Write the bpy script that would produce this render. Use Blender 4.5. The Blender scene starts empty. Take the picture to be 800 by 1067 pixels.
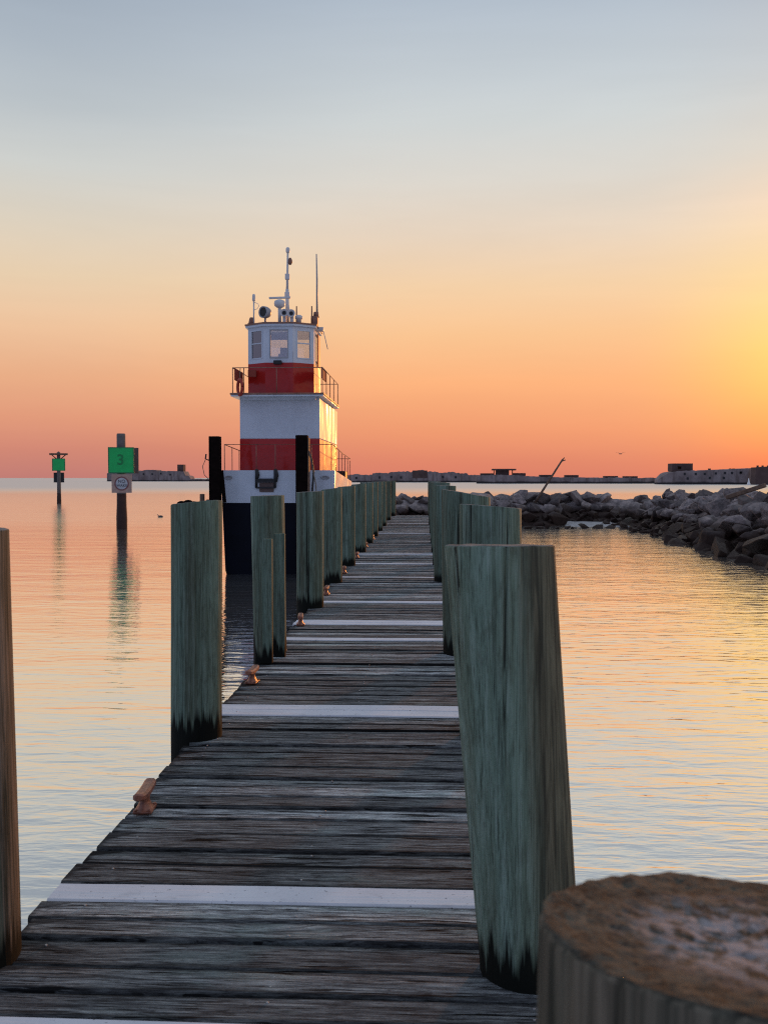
import bpy, bmesh, math, random
from mathutils import Vector, Matrix, noise as mnoise
R = math.radians
scene = bpy.context.scene
COL = scene.collection

# ------------------------------------------------------------------ camera
# world: +Y runs along the pier, z = 0 is the top of the deck, water lies at WATER
WATER = -1.2
CAM_Z = 1.5
F = 1000.0                                     # focal length in photo pixels (800 x 1067)
YAW = math.atan(42.0 / F)
PITCH = math.atan(35.5 / F)
cam_data = bpy.data.cameras.new("camera")
cam = bpy.data.objects.new("camera", cam_data)
COL.objects.link(cam)
cam.location = (0, 0, CAM_Z)
cam.rotation_euler = (R(90) - PITCH, 0, YAW)
cam_data.sensor_fit = 'AUTO'
cam_data.sensor_width = 36.0
cam_data.lens = 36.0 * F / 1067.0
cam_data.clip_start = 0.05
cam_data.clip_end = 60000
cam_data.dof.use_dof = True
cam_data.dof.focus_distance = 8.0
cam_data.dof.aperture_fstop = 6.5
scene.camera = cam
CAM_M = cam.rotation_euler.to_matrix()
CAM_P = Vector(cam.location)

def ray(px, py):
    return CAM_M @ Vector(((px - 400) / F, (533.5 - py) / F, -1.0))

def on_plane(px, py, z):
    d = ray(px, py)
    return CAM_P + d * ((z - CAM_Z) / d.z)

def at_y(px, py, y):
    d = ray(px, py)
    return CAM_P + d * (y / d.y)

# ------------------------------------------------------------------ sky and sun
SUN_AZ = 23.0          # degrees to the right of the pier direction
SUN_EL = 3.5
SKY_STRENGTH = 1.0
NISHITA_STRENGTH = 0.05
SUN_STRENGTH = 1.5

def lin(c):
    def f(v):
        v /= 255.0
        return v / 12.92 if v <= 0.04045 else ((v + 0.055) / 1.055) ** 2.4
    return tuple(f(v) for v in c[:3]) + (1.0,)

world = bpy.data.worlds.new("World")
scene.world = world
world.use_nodes = True
wt = world.node_tree
for n in list(wt.nodes):
    wt.nodes.remove(n)

class NB:
    """small helper for building node trees"""
    def __init__(s, tree):
        s.t = tree
    def n(s, kind, **kw):
        nd = s.t.nodes.new(kind)
        for k, v in kw.items():
            if hasattr(nd, k):
                setattr(nd, k, v)
            else:
                nd.inputs[k.replace('_', ' ')].default_value = v
        return nd
    def l(s, a, b):
        s.t.links.new(a, b)
    def val(s, nd, i, v):
        if hasattr(v, 'is_linked') or hasattr(v, 'links'):
            s.l(v, nd.inputs[i])
        else:
            nd.inputs[i].default_value = v
    def math(s, op, a, b=None, c=None, clamp=False):
        nd = s.t.nodes.new('ShaderNodeMath'); nd.operation = op; nd.use_clamp = clamp
        s.val(nd, 0, a)
        if b is not None: s.val(nd, 1, b)
        if c is not None: s.val(nd, 2, c)
        return nd.outputs[0]
    def mapr(s, v, a, b, c=0.0, d=1.0, smooth=False):
        nd = s.t.nodes.new('ShaderNodeMapRange'); nd.clamp = True
        if smooth: nd.interpolation_type = 'SMOOTHSTEP'
        s.val(nd, 0, v)
        for i, x in enumerate((a, b, c, d)): s.val(nd, i + 1, x)
        return nd.outputs[0]
    def mix(s, f, a, b, blend='MIX'):
        nd = s.t.nodes.new('ShaderNodeMix'); nd.data_type = 'RGBA'; nd.blend_type = blend
        s.val(nd, 0, f)
        for i, x in ((6, a), (7, b)):
            if isinstance(x, tuple) and len(x) == 3: x = x + (1.0,)
            s.val(nd, i, x)
        return nd.outputs[2]
    def ramp(s, f, stops, interp='LINEAR'):
        nd = s.t.nodes.new('ShaderNodeValToRGB'); cr = nd.color_ramp; cr.interpolation = interp
        while len(cr.elements) < len(stops): cr.elements.new(0.5)
        for e, (p, c) in zip(cr.elements, stops):
            e.position = p
            e.color = c if len(c) == 4 else tuple(c) + (1.0,)
        s.val(nd, 0, f)
        return nd.outputs[0]
    def noise(s, vec, scale=5.0, detail=3.0, rough=0.55, dist=0.0, out=0):
        nd = s.t.nodes.new('ShaderNodeTexNoise')
        nd.inputs['Scale'].default_value = scale; nd.inputs['Detail'].default_value = detail
        nd.inputs['Roughness'].default_value = rough; nd.inputs['Distortion'].default_value = dist
        if vec is not None: s.l(vec, nd.inputs['Vector'])
        return nd.outputs[out]
    def mapping(s, vec, scale=(1, 1, 1), loc=(0, 0, 0), rot=(0, 0, 0)):
        nd = s.t.nodes.new('ShaderNodeMapping')
        nd.inputs['Scale'].default_value = scale; nd.inputs['Location'].default_value = loc
        nd.inputs['Rotation'].default_value = rot
        s.l(vec, nd.inputs['Vector'])
        return nd.outputs[0]
    def vmath(s, op, a, b=None):
        nd = s.t.nodes.new('ShaderNodeVectorMath'); nd.operation = op
        s.val(nd, 0, a)
        if b is not None: s.val(nd, 1, b)
        return nd
    def bump(s, h, strength=1.0, dist=0.01, normal=None):
        nd = s.t.nodes.new('ShaderNodeBump')
        nd.inputs['Strength'].default_value = strength
        s.val(nd, 'Distance', dist)
        s.l(h, nd.inputs['Height'])
        if normal is not None: s.l(normal, nd.inputs['Normal'])
        return nd.outputs[0]

w = NB(wt)
tc = w.n('ShaderNodeTexCoord')
dirv = w.vmath('NORMALIZE', tc.outputs['Generated']).outputs[0]
sep = w.n('ShaderNodeSeparateXYZ'); w.l(dirv, sep.inputs[0])
X, Y, Z = sep.outputs
elev = w.math('MULTIPLY', w.math('ARCSINE', Z), 180 / math.pi)
ET = w.mapr(elev, 0, 60)
hl = w.math('MAXIMUM', w.math('SQRT', w.math('ADD', w.math('MULTIPLY', X, X), w.math('MULTIPLY', Y, Y))), 1e-4)
sx, sy = math.sin(R(SUN_AZ)), math.cos(R(SUN_AZ))
ca = w.math('DIVIDE', w.math('ADD', w.math('MULTIPLY', X, sx), w.math('MULTIPLY', Y, sy)), hl)
az = w.math('MULTIPLY', w.math('ARCCOSINE', w.math('MINIMUM', w.math('MAXIMUM', ca, -1.0), 1.0)), 180 / math.pi)
def stops(lst):
    return [(e / 60.0, lin(c)) for e, c in lst]
SKY_FAR = [(0, (198, 128, 120)), (1.7, (215, 140, 120)), (3.4, (229, 157, 125)), (5.7, (239, 178, 138)), (8.5, (243, 199, 160)),
           (11.2, (238, 212, 179)), (14, (226, 214, 195)), (17, (209, 211, 207)), (20, (191, 199, 204)), (23, (176, 187, 198)),
           (26, (163, 176, 191)), (38, (176, 187, 202)), (60, (168, 181, 202))]
SKY_MID = [(0, (224, 130, 108)), (1.0, (230, 138, 110)), (2.7, (243, 156, 114)), (5.6, (255, 181, 127)), (8.4, (254, 200, 148)), (11.2, (249, 213, 172)),
           (14, (237, 217, 195)), (17, (224, 219, 210)), (20, (211, 216, 216)), (22, (204, 212, 217)), (26, (182, 194, 207)),
           (38, (182, 192, 206)), (60, (168, 181, 202))]
SKY_SUN = [(0, (246, 118, 82)), (1.0, (251, 126, 82)), (2.7, (255, 162, 88)), (5.0, (255, 194, 98)), (7.0, (255, 212, 114)), (9.0, (255, 218, 140)), (11.5, (255, 222, 166)),
           (15, (252, 223, 194)), (17.6, (228, 219, 206)), (21.7, (206, 210, 213)), (26.5, (176, 184, 196)),
           (38, (182, 192, 206)), (60, (168, 181, 202))]
SKY_BACK = [(0, (124, 130, 166)), (8, (142, 150, 188)), (20, (146, 164, 202)), (40, (146, 164, 198)), (60, (150, 168, 198))]
c_far = w.ramp(ET, stops(SKY_FAR)); c_sun = w.ramp(ET, stops(SKY_SUN)); c_mid = w.ramp(ET, stops(SKY_MID)); c_back = w.ramp(ET, stops(SKY_BACK))
f_mid = w.mapr(az, -1.0, 12.0, 1.0, 0.0, smooth=True)
f_far = w.mapr(az, 22.0, 46.0, 0.0, 1.0, smooth=True)
f_back = w.mapr(az, 55.0, 140.0, 0.0, 1.0, smooth=True)
colr = w.mix(f_back, w.mix(f_far, w.mix(f_mid, c_mid, c_sun), c_far), c_back)
sd = Vector((sx * math.cos(R(SUN_EL)), sy * math.cos(R(SUN_EL)), math.sin(R(SUN_EL))))
GLOW_DIR = Vector((math.sin(R(22)) * math.cos(R(6.3)), math.cos(R(22)) * math.cos(R(6.3)), math.sin(R(6.3))))
cg = w.vmath('DOT_PRODUCT', dirv, tuple(GLOW_DIR)).outputs['Value']
g = w.math('MULTIPLY', w.math('ARCCOSINE', w.math('MINIMUM', cg, 1.0)), 180 / math.pi)
glow = w.math('POWER', 2.718, w.math('MULTIPLY', g, -1 / 3.2))
colr = w.mix(1.0, colr, w.mix(w.math('MULTIPLY', glow, 0.28), (0, 0, 0), (1.0, 0.62, 0.10)), 'ADD')
wisp = w.noise(w.mapping(dirv, (2.2, 2.2, 16.0), rot=(R(3), R(-4), 0)), 1.0, 4.0, 0.6, 0.5)
wv_ = w.mapr(wisp, 0.3, 0.7, 0.972, 1.028)
wc = w.n('ShaderNodeCombineColor')
for i_ in range(3): w.l(wv_, wc.inputs[i_])
colr = w.mix(1.0, colr, wc.outputs[0], 'MULTIPLY')
bg1 = w.n('ShaderNodeBackground'); w.l(colr, bg1.inputs[0]); bg1.inputs[1].default_value = SKY_STRENGTH
sky = w.n('ShaderNodeTexSky'); sky.sky_type = 'NISHITA'; sky.sun_disc = False
sky.sun_elevation = R(SUN_EL); sky.sun_rotation = R(SUN_AZ); sky.air_density = 1.0; sky.dust_density = 2.0; sky.ozone_density = 2.0
bg2 = w.n('ShaderNodeBackground'); w.l(sky.outputs[0], bg2.inputs[0]); bg2.inputs[1].default_value = NISHITA_STRENGTH
MIXN = w.n('ShaderNodeMixShader'); MIXN.inputs[0].default_value = 0.05
w.l(bg1.outputs[0], MIXN.inputs[1]); w.l(bg2.outputs[0], MIXN.inputs[2])
wo = w.n('ShaderNodeOutputWorld'); w.l(MIXN.outputs[0], wo.inputs[0])

sun_data = bpy.data.lights.new("sun", 'SUN')
sun_data.energy = SUN_STRENGTH; sun_data.angle = R(2.5); sun_data.color = (1.0, 0.36, 0.07)
sun = bpy.data.objects.new("sun", sun_data); COL.objects.link(sun)
sun.rotation_euler = sd.to_track_quat('Z', 'Y').to_euler()
sun.location = (20, 20, 30)

scene.view_settings.view_transform = 'Standard'
scene.view_settings.look = 'None'
scene.view_settings.exposure = 0.0
scene.view_settings.gamma = 1.0
scene.cycles.use_denoising = False
scene.cycles.use_adaptive_sampling = False
scene.cycles.pixel_filter_type = 'BLACKMAN_HARRIS'
scene.cycles.filter_width = 1.1
scene.cycles.max_bounces = 6
scene.cycles.transparent_max_bounces = 12
scene.cycles.sample_clamp_indirect = 2.5
scene.cycles.sample_clamp_direct = 12.0

# ------------------------------------------------------------------ mesh helpers
class MB:
    """collects shapes and links them as one mesh object"""
    def __init__(s):
        s.bm = bmesh.new()
    def face(s, pts, smooth=False):
        f = s.bm.faces.new([s.bm.verts.new(p) for p in pts]); f.smooth = smooth
        return f
    def box(s, lo, hi, bevel=0.0, M=None):
        x0, y0, z0 = lo; x1, y1, z1 = hi
        v = [s.bm.verts.new((x, y, z)) for z in (z0, z1) for x, y in ((x0, y0), (x1, y0), (x1, y1), (x0, y1))]
        fs = [s.bm.faces.new([v[i] for i in q]) for q in ((3, 2, 1, 0), (4, 5, 6, 7), (0, 1, 5, 4), (1, 2, 6, 5), (2, 3, 7, 6), (3, 0, 4, 7))]
        if M is not None:
            for q in v: q.co = M @ q.co
        if bevel > 0:
            es = list({e for f in fs for e in f.edges})
            bmesh.ops.bevel(s.bm, geom=es, offset=bevel, segments=2, affect='EDGES', profile=0.6)
        return s
    def beam(s, a, b, wd, ht, bevel=0.0):
        """box from a to b, width wd (horizontal), height ht"""
        a, b = Vector(a), Vector(b); d = b - a; L = d.length
        M = Matrix.Translation(a) @ d.to_track_quat('Y', 'Z').to_matrix().to_4x4()
        return s.box((-wd / 2, 0, -ht / 2), (wd / 2, L, ht / 2), bevel, M)
    def tube(s, pts, r, n=8, caps=True):
        pts = [Vector(p) for p in pts]
        rs = r if isinstance(r, (list, tuple)) else [r] * len(pts)
        rings = []
        up = None
        for i, p in enumerate(pts):
            d = (pts[min(i + 1, len(pts) - 1)] - pts[max(i - 1, 0)]).normalized()
            ref = Vector((0, 0, 1)) if abs(d.z) < 0.9 else Vector((1, 0, 0))
            if up is None: up = d.cross(ref).normalized()
            up = (up - d * up.dot(d)).normalized()
            vv = d.cross(up)
            rings.append([s.bm.verts.new(p + (up * math.cos(2 * math.pi * k / n) + vv * math.sin(2 * math.pi * k / n)) * rs[i]) for k in range(n)])
        for a, b in zip(rings, rings[1:]):
            for k in range(n):
                f = s.bm.faces.new((a[k], a[(k + 1) % n], b[(k + 1) % n], b[k])); f.smooth = True
        if caps:
            s.bm.faces.new(rings[0][::-1]); s.bm.faces.new(rings[-1])
        return s
    def lathe(s, prof, n=20, M=None):
        """prof: (radius, z) from bottom to top"""
        rings = []
        for r, z in prof:
            ring = [s.bm.verts.new((max(r, 1e-4) * math.cos(2 * math.pi * k / n), max(r, 1e-4) * math.sin(2 * math.pi * k / n), z)) for k in range(n)]
            if M is not None:
                for q in ring: q.co = M @ q.co
            rings.append(ring)
        for a, b in zip(rings, rings[1:]):
            for k in range(n):
                f = s.bm.faces.new((a[k], a[(k + 1) % n], b[(k + 1) % n], b[k])); f.smooth = True
        s.bm.faces.new(rings[0][::-1]); s.bm.faces.new(rings[-1])
        return s
    def prism(s, poly, z0, z1, M=None):
        """poly: list of (x, y) counter-clockwise"""
        a = [s.bm.verts.new((x, y, z0)) for x, y in poly]; b = [s.bm.verts.new((x, y, z1)) for x, y in poly]
        if M is not None:
            for q in a + b: q.co = M @ q.co
        n = len(poly)
        s.bm.faces.new(a[::-1]); s.bm.faces.new(b)
        for k in range(n): s.bm.faces.new((a[k], a[(k + 1) % n], b[(k + 1) % n], b[k]))
        return s
    def build(s, name, mat, parent=None, loc=(0, 0, 0), recalc=True):
        if recalc: bmesh.ops.recalc_face_normals(s.bm, faces=s.bm.faces[:])
        me = bpy.data.meshes.new(name); s.bm.to_mesh(me); s.bm.free()
        if mat is not None: me.materials.append(mat)
        o = bpy.data.objects.new(name, me); COL.objects.link(o)
        o.location = loc
        if parent is not None: o.parent = parent
        return o

def tag(o, label=None, cat=None, group=None, kind=None):
    if label: o['label'] = label
    if cat: o['category'] = cat
    if group: o['group'] = group
    if kind: o['kind'] = kind
    return o

def thing(name, loc, label, cat, group=None, rz=0.0):
    o = bpy.data.objects.new(name, None); COL.objects.link(o)
    o.location = loc; o.rotation_euler = (0, 0, rz); o.empty_display_size = 0.2
    return tag(o, label, cat, group)

def copy_tree(o, parent=None):
    c = o.copy(); COL.objects.link(c)
    if parent is not None: c.parent = parent
    for ch in list(o.children): copy_tree(ch, c)
    return c

# ------------------------------------------------------------------ materials
def new_mat(name):
    m = bpy.data.materials.new(name); m.use_nodes = True
    t = m.node_tree
    for n in list(t.nodes): t.nodes.remove(n)
    b = NB(t)
    out = b.n('ShaderNodeOutputMaterial')
    p = b.n('ShaderNodeBsdfPrincipled')
    b.l(p.outputs[0], out.inputs[0])
    return m, b, p, out

def plain(name, col, rough=0.5, metal=0.0, var=0.12, scale=6.0, bump=0.0, spec=0.5, bscale=None):
    m, b, p, out = new_mat(name)
    tcn = b.n('ShaderNodeTexCoord')
    n = b.noise(tcn.outputs['Object'], scale, 4.0, 0.6)
    dark = tuple(c * (1 - var) for c in col); lite = tuple(min(1, c * (1 + var)) for c in col)
    b.l(b.ramp(n, [(0.3, dark), (0.7, lite)]), p.inputs['Base Color'])
    p.inputs['Roughness'].default_value = rough; p.inputs['Metallic'].default_value = metal
    p.inputs['Specular IOR Level'].default_value = spec
    if bump:
        b.l(b.bump(b.noise(tcn.outputs['Object'], bscale or scale * 3, 4.0), 1.0, bump), p.inputs['Normal'])
    return m

def water_material():
    m = bpy.data.materials.new("water"); m.use_nodes = True
    t = m.node_tree
    for n in list(t.nodes): t.nodes.remove(n)
    b = NB(t)
    geo = b.n('ShaderNodeNewGeometry'); pos = geo.outputs['Position']
    sp = b.n('ShaderNodeSeparateXYZ'); b.l(pos, sp.inputs[0])
    big = b.noise(b.mapping(pos, (0.45, 1.3, 1), rot=(0, 0, R(6))), 1.0, 2.0, 0.5, 0.3)
    mid = b.noise(b.mapping(pos, (1.7, 5.2, 1), rot=(0, 0, R(-9))), 1.0, 2.0, 0.5, 0.5)
    sml = b.noise(b.mapping(pos, (4.6, 13.0, 1), rot=(0, 0, R(12))), 1.0, 3.0, 0.55, 0.4)
    patch = b.noise(b.mapping(pos, (0.06, 0.12, 1)), 1.0, 2.0, 0.5)
    patch = b.mapr(patch, 0.38, 0.62, 0.45, 1.0)
    lee = b.mapr(sp.outputs[0], -4.0, 3.0, 0.62, 1.0)          # the water left of the pier is calmer
    swell = b.noise(b.mapping(pos, (0.16, 0.50, 1), rot=(0, 0, R(3))), 1.0, 2.0, 0.5, 0.4)
    h = b.math('ADD', b.math('MULTIPLY', big, 0.017), b.math('MULTIPLY', b.math('MULTIPLY', mid, 0.0145), lee))
    h = b.math('ADD', h, b.math('MULTIPLY', b.math('MULTIPLY', b.math('MULTIPLY', sml, patch), 0.0050), lee))
    h = b.math('ADD', h, b.math('MULTIPLY', swell, 0.026))
    nrm = b.bump(h, 1.0, 1.0)
    # the wind reaches the open water beyond the harbour and roughens it
    jit = b.math('MULTIPLY', b.noise(b.mapping(pos, (0.012, 0.05, 1)), 1.0, 3.0, 0.6), 60.0)
    rough = b.mapr(b.math('ADD', sp.outputs[1], jit), 70.0, 330.0, 0.012, 0.36, smooth=True)
    rough = b.math('MAXIMUM', rough, b.mapr(sp.outputs[1], 14.0, 60.0, 0.012, 0.16))
    glossy = b.n('ShaderNodeBsdfGlossy'); b.l(rough, glossy.inputs['Roughness'])
    glossy.inputs['Color'].default_value = (0.98, 0.95, 0.90, 1); b.l(nrm, glossy.inputs['Normal'])
    wind = b.mapr(b.math('ADD', sp.outputs[1], jit), 70.0, 330.0, 1.0, 0.66, smooth=True)
    diff = b.n('ShaderNodeBsdfDiffuse'); diff.inputs['Color'].default_value = (0.40, 0.385, 0.36, 1)
    lw = b.n('ShaderNodeLayerWeight'); lw.inputs['Blend'].default_value = 0.5; b.l(nrm, lw.inputs['Normal'])
    fac = b.ramp(lw.outputs['Facing'], [(0.0, (0.40,) * 3), (0.5, (0.68,) * 3), (0.8, (0.89,) * 3), (1.0, (1.0,) * 3)])
    fac = b.math('MULTIPLY', fac, wind)
    mx = b.n('ShaderNodeMixShader'); b.l(fac, mx.inputs[0]); b.l(diff.outputs[0], mx.inputs[1]); b.l(glossy.outputs[0], mx.inputs[2])
    out = b.n('ShaderNodeOutputMaterial'); b.l(mx.outputs[0], out.inputs[0])
    return m

def pile_material(name='piling_wood', brown=(0.072, 0.066, 0.036), dark_base=True, side=None, side_at=0.0, gain=1.0):
    m, b, p, out = new_mat(name)
    tcn = b.n('ShaderNodeTexCoord'); oi = b.n('ShaderNodeObjectInfo')
    off = b.n('ShaderNodeCombineXYZ')
    for i, k in enumerate((37.0, 53.0, 71.0)):
        b.l(b.math('MULTIPLY', oi.outputs['Random'], k), off.inputs[i])
    vec = b.vmath('ADD', tcn.outputs['Object'], off.outputs[0]).outputs[0]
    sp = b.n('ShaderNodeSeparateXYZ'); b.l(tcn.outputs['Object'], sp.inputs[0])
    broad = b.noise(b.mapping(vec, (10, 10, 0.30)), 1.0, 3.0, 0.55, 0.5)
    fine = b.noise(b.mapping(vec, (60, 60, 1.1)), 1.0, 5.0, 0.7, 0.6)
    crack = b.noise(b.mapping(vec, (30, 30, 0.55)), 1.0, 3.0, 0.6, 0.3)
    blot = b.noise(b.mapping(vec, (5, 5, 1.4)), 1.0, 4.0, 0.65)
    col = b.ramp(broad, [(0.34, (0.092, 0.104, 0.070)), (0.46, (0.112, 0.150, 0.105)), (0.56, (0.132, 0.188, 0.138)), (0.68, (0.180, 0.248, 0.195))])
    col = b.mix(b.mapr(fine, 0.50, 0.70, 0.0, 0.55), col, (0.250, 0.310, 0.255))
    col = b.mix(b.mapr(fine, 0.46, 0.34, 0.0, 0.50), col, (0.030, 0.034, 0.024))
    hair = b.noise(b.mapping(vec, (170, 170, 5.0)), 1.0, 4.0, 0.75, 0.4)
    mott = b.noise(b.mapping(vec, (28, 28, 9)), 1.0, 5.0, 0.7)
    col = b.mix(b.mapr(blot, 0.52, 0.70, 0.0, 0.5), col, brown)
    col = b.mix(b.mapr(hair, 0.48, 0.36, 0.0, 0.60), col, (0.022, 0.024, 0.017))
    col = b.mix(b.mapr(hair, 0.55, 0.68, 0.0, 0.45), col, (0.26, 0.31, 0.26))
    col = b.mix(b.mapr(mott, 0.52, 0.66, 0.0, 0.40), col, (0.045, 0.046, 0.030))
    col = b.mix(b.mapr(crack, 0.345, 0.33, 0.0, 0.9), col, (0.010, 0.010, 0.008))
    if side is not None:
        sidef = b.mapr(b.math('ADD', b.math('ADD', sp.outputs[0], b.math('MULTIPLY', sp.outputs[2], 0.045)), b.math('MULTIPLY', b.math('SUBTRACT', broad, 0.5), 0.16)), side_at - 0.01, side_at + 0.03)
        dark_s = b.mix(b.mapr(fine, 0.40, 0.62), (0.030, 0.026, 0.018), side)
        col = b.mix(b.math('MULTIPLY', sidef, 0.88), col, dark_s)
    if dark_base:
        jag = b.noise(b.mapping(vec, (34, 34, 0.5)), 1.0, 3.0, 0.65)
        lim = b.math('ADD', b.math('MULTIPLY', jag, 0.42), -0.10)
        col = b.mix(b.mapr(b.math('SUBTRACT', sp.outputs[2], lim), 0.035, -0.030), col, (0.006, 0.007, 0.005))
    col = b.mix(1.0, col, (gain, gain, gain), 'MULTIPLY')
    b.l(col, p.inputs['Base Color'])
    p.inputs['Roughness'].default_value = 0.8; p.inputs['Specular IOR Level'].default_value = 0.15
    hh = b.math('ADD', b.math('ADD', b.math('MULTIPLY', fine, 0.5), b.math('MULTIPLY', hair, 0.5)), b.mapr(crack, 0.34, 0.42, 0.0, 1.0))
    b.l(b.bump(hh, 0.8, 0.006), p.inputs['Normal'])
    return m

def endgrain_material(name, base, dark, pale, patch=0.0):
    m, b, p, out = new_mat(name)
    tcn = b.n('ShaderNodeTexCoord'); v = tcn.outputs['Object']
    sp = b.n('ShaderNodeSeparateXYZ'); b.l(v, sp.inputs[0])
    rr = b.math('SQRT', b.math('ADD', b.math('MULTIPLY', sp.outputs[0], sp.outputs[0]), b.math('MULTIPLY', sp.outputs[1], sp.outputs[1])))
    wob = b.noise(v, 9.0, 3.0)
    ring = b.math('SINE', b.math('MULTIPLY', b.math('ADD', rr, b.math('MULTIPLY', wob, 0.02)), 520.0))
    n1 = b.noise(v, 24.0, 5.0, 0.65); n2 = b.noise(v, 95.0, 4.0, 0.7)
    col = b.ramp(n1, [(0.32, dark), (0.5, base), (0.70, tuple(min(1, c * 1.5) for c in base))])
    col = b.mix(b.mapr(ring, -0.2, 1.0, 0.0, 0.28), col, dark)
    col = b.mix(b.mapr(n2, 0.52, 0.62, 0.0, 0.8), col, dark)
    if patch > 0:
        pm = b.math('MULTIPLY', b.mapr(rr, 0.05, 0.15, 1.0, 0.0, smooth=True), b.mapr(b.noise(v, 38.0, 4.0, 0.7), 0.42, 0.58))
        col = b.mix(b.math('MULTIPLY', pm, patch), col, pale)
    b.l(col, p.inputs['Base Color']); p.inputs['Roughness'].default_value = 0.9; p.inputs['Specular IOR Level'].default_value = 0.2
    b.l(b.bump(b.math('ADD', n1, b.math('MULTIPLY', n2, 0.6)), 1.0, 0.012), p.inputs['Normal'])
    return m

def deck_material():
    m, b, p, out = new_mat('weathered_plank')
    tcn = b.n('ShaderNodeTexCoord'); v = tcn.outputs['Object']
    at = b.n('ShaderNodeAttribute'); at.attribute_name = 'plank'
    sc = b.n('ShaderNodeSeparateColor'); b.l(at.outputs['Color'], sc.inputs[0])
    off = b.n('ShaderNodeCombineXYZ'); b.l(b.math('MULTIPLY', sc.outputs[0], 60.0), off.inputs[0]); b.l(b.math('MULTIPLY', sc.outputs[1], 40.0), off.inputs[2])
    vv = b.vmath('ADD', v, off.outputs[0]).outputs[0]
    # straight grain that bends only round the odd knot
    warp = b.noise(b.mapping(vv, (2.2, 6.0, 2)), 1.0, 2.0, 0.5, 0.0, out=1)
    knot = b.mapr(b.noise(b.mapping(vv, (1.1, 3.2, 2), (3.7, 1.1, 0)), 1.0, 1.0), 0.56, 0.72, 0.012, 0.13)
    wv_off = b.vmath('SCALE', b.vmath('MULTIPLY', b.vmath('SUBTRACT', warp, (0.5, 0.5, 0.5)).outputs[0], (0.0, 1.0, 0.0)).outputs[0])
    b.l(knot, wv_off.inputs['Scale']); kdark = b.mapr(b.noise(b.mapping(vv, (5.5, 16, 2), (1.7, 4.1, 0)), 1.0, 2.0), 0.70, 0.78)
    wv = b.vmath('ADD', vv, wv_off.outputs[0]).outputs[0]
    g1 = b.noise(b.mapping(wv, (4.5, 95, 20)), 1.0, 5.0, 0.78)
    g0 = b.noise(b.mapping(wv, (2.2, 36, 20)), 1.0, 4.0, 0.65)
    g2 = b.noise(b.mapping(wv, (12.0, 260, 40)), 1.0, 3.0, 0.75)
    blot = b.noise(b.mapping(vv, (1.8, 5.0, 3)), 1.0, 5.0, 0.7)
    pits = b.noise(b.mapping(vv, (22, 60, 20)), 1.0, 4.0, 0.7)
    crack = b.noise(b.mapping(wv, (2.6, 42, 8)), 1.0, 3.0, 0.6)
    crack2 = b.noise(b.mapping(wv, (5.0, 100, 8)), 1.0, 2.0, 0.5)
    col = b.ramp(g1, [(0.41, (0.060, 0.063, 0.066)), (0.48, (0.225, 0.242, 0.255)), (0.54, (0.330, 0.358, 0.370)), (0.62, (0.520, 0.565, 0.570))])
    col = b.mix(b.mapr(g0, 0.49, 0.39, 0.0, 0.42), col, (0.060, 0.062, 0.064))
    col = b.mix(b.mapr(blot, 0.52, 0.66, 0.0, 0.38), col, (0.085, 0.083, 0.085))
    col = b.mix(b.mapr(blot, 0.46, 0.36, 0.0, 0.50), col, (0.340, 0.430, 0.425))
    col = b.mix(b.mapr(g2, 0.48, 0.38, 0.0, 0.55), col, (0.045, 0.046, 0.048))
    col = b.mix(b.mapr(pits, 0.58, 0.68, 0.0, 0.6), col, (0.045, 0.043, 0.042))
    col = b.mix(b.math('MULTIPLY', kdark, 0.8), col, (0.012, 0.011, 0.011))
    col = b.mix(b.mapr(crack, 0.375, 0.355, 0.0, 0.95), col, (0.004, 0.004, 0.004))
    col = b.mix(b.mapr(crack2, 0.35, 0.325, 0.0, 0.9), col, (0.006, 0.006, 0.006))
    ew = b.n('ShaderNodeAttribute'); ew.attribute_name = 'edge_wear_gap_shade'
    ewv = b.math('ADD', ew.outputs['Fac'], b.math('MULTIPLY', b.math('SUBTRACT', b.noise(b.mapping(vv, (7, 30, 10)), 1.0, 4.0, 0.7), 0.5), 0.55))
    col = b.mix(b.math('MULTIPLY', b.mapr(ewv, 0.76, 0.98, 0.0, 1.0, smooth=True), b.mapr(sc.outputs[1], 0.0, 1.0, 0.60, 1.0)), col, (0.016, 0.016, 0.017))  # weathered board edges, darkened further to paint in the shade of the gaps
    tint = b.mix(sc.outputs[2], (0.72, 0.68, 0.64), (2.0, 1.91, 1.81))
    col = b.mix(1.0, col, tint, 'MULTIPLY')
    b.l(col, p.inputs['Base Color'])
    p.inputs['Roughness'].default_value = 0.9; p.inputs['Specular IOR Level'].default_value = 0.06
    hh = b.math('ADD', b.math('ADD', g1, b.math('MULTIPLY', g2, 0.5)), b.mapr(crack, 0.35, 0.40, 0.0, 0.8))
    b.l(b.bump(hh, 1.0, 0.010), p.inputs['Normal'])
    return m

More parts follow.
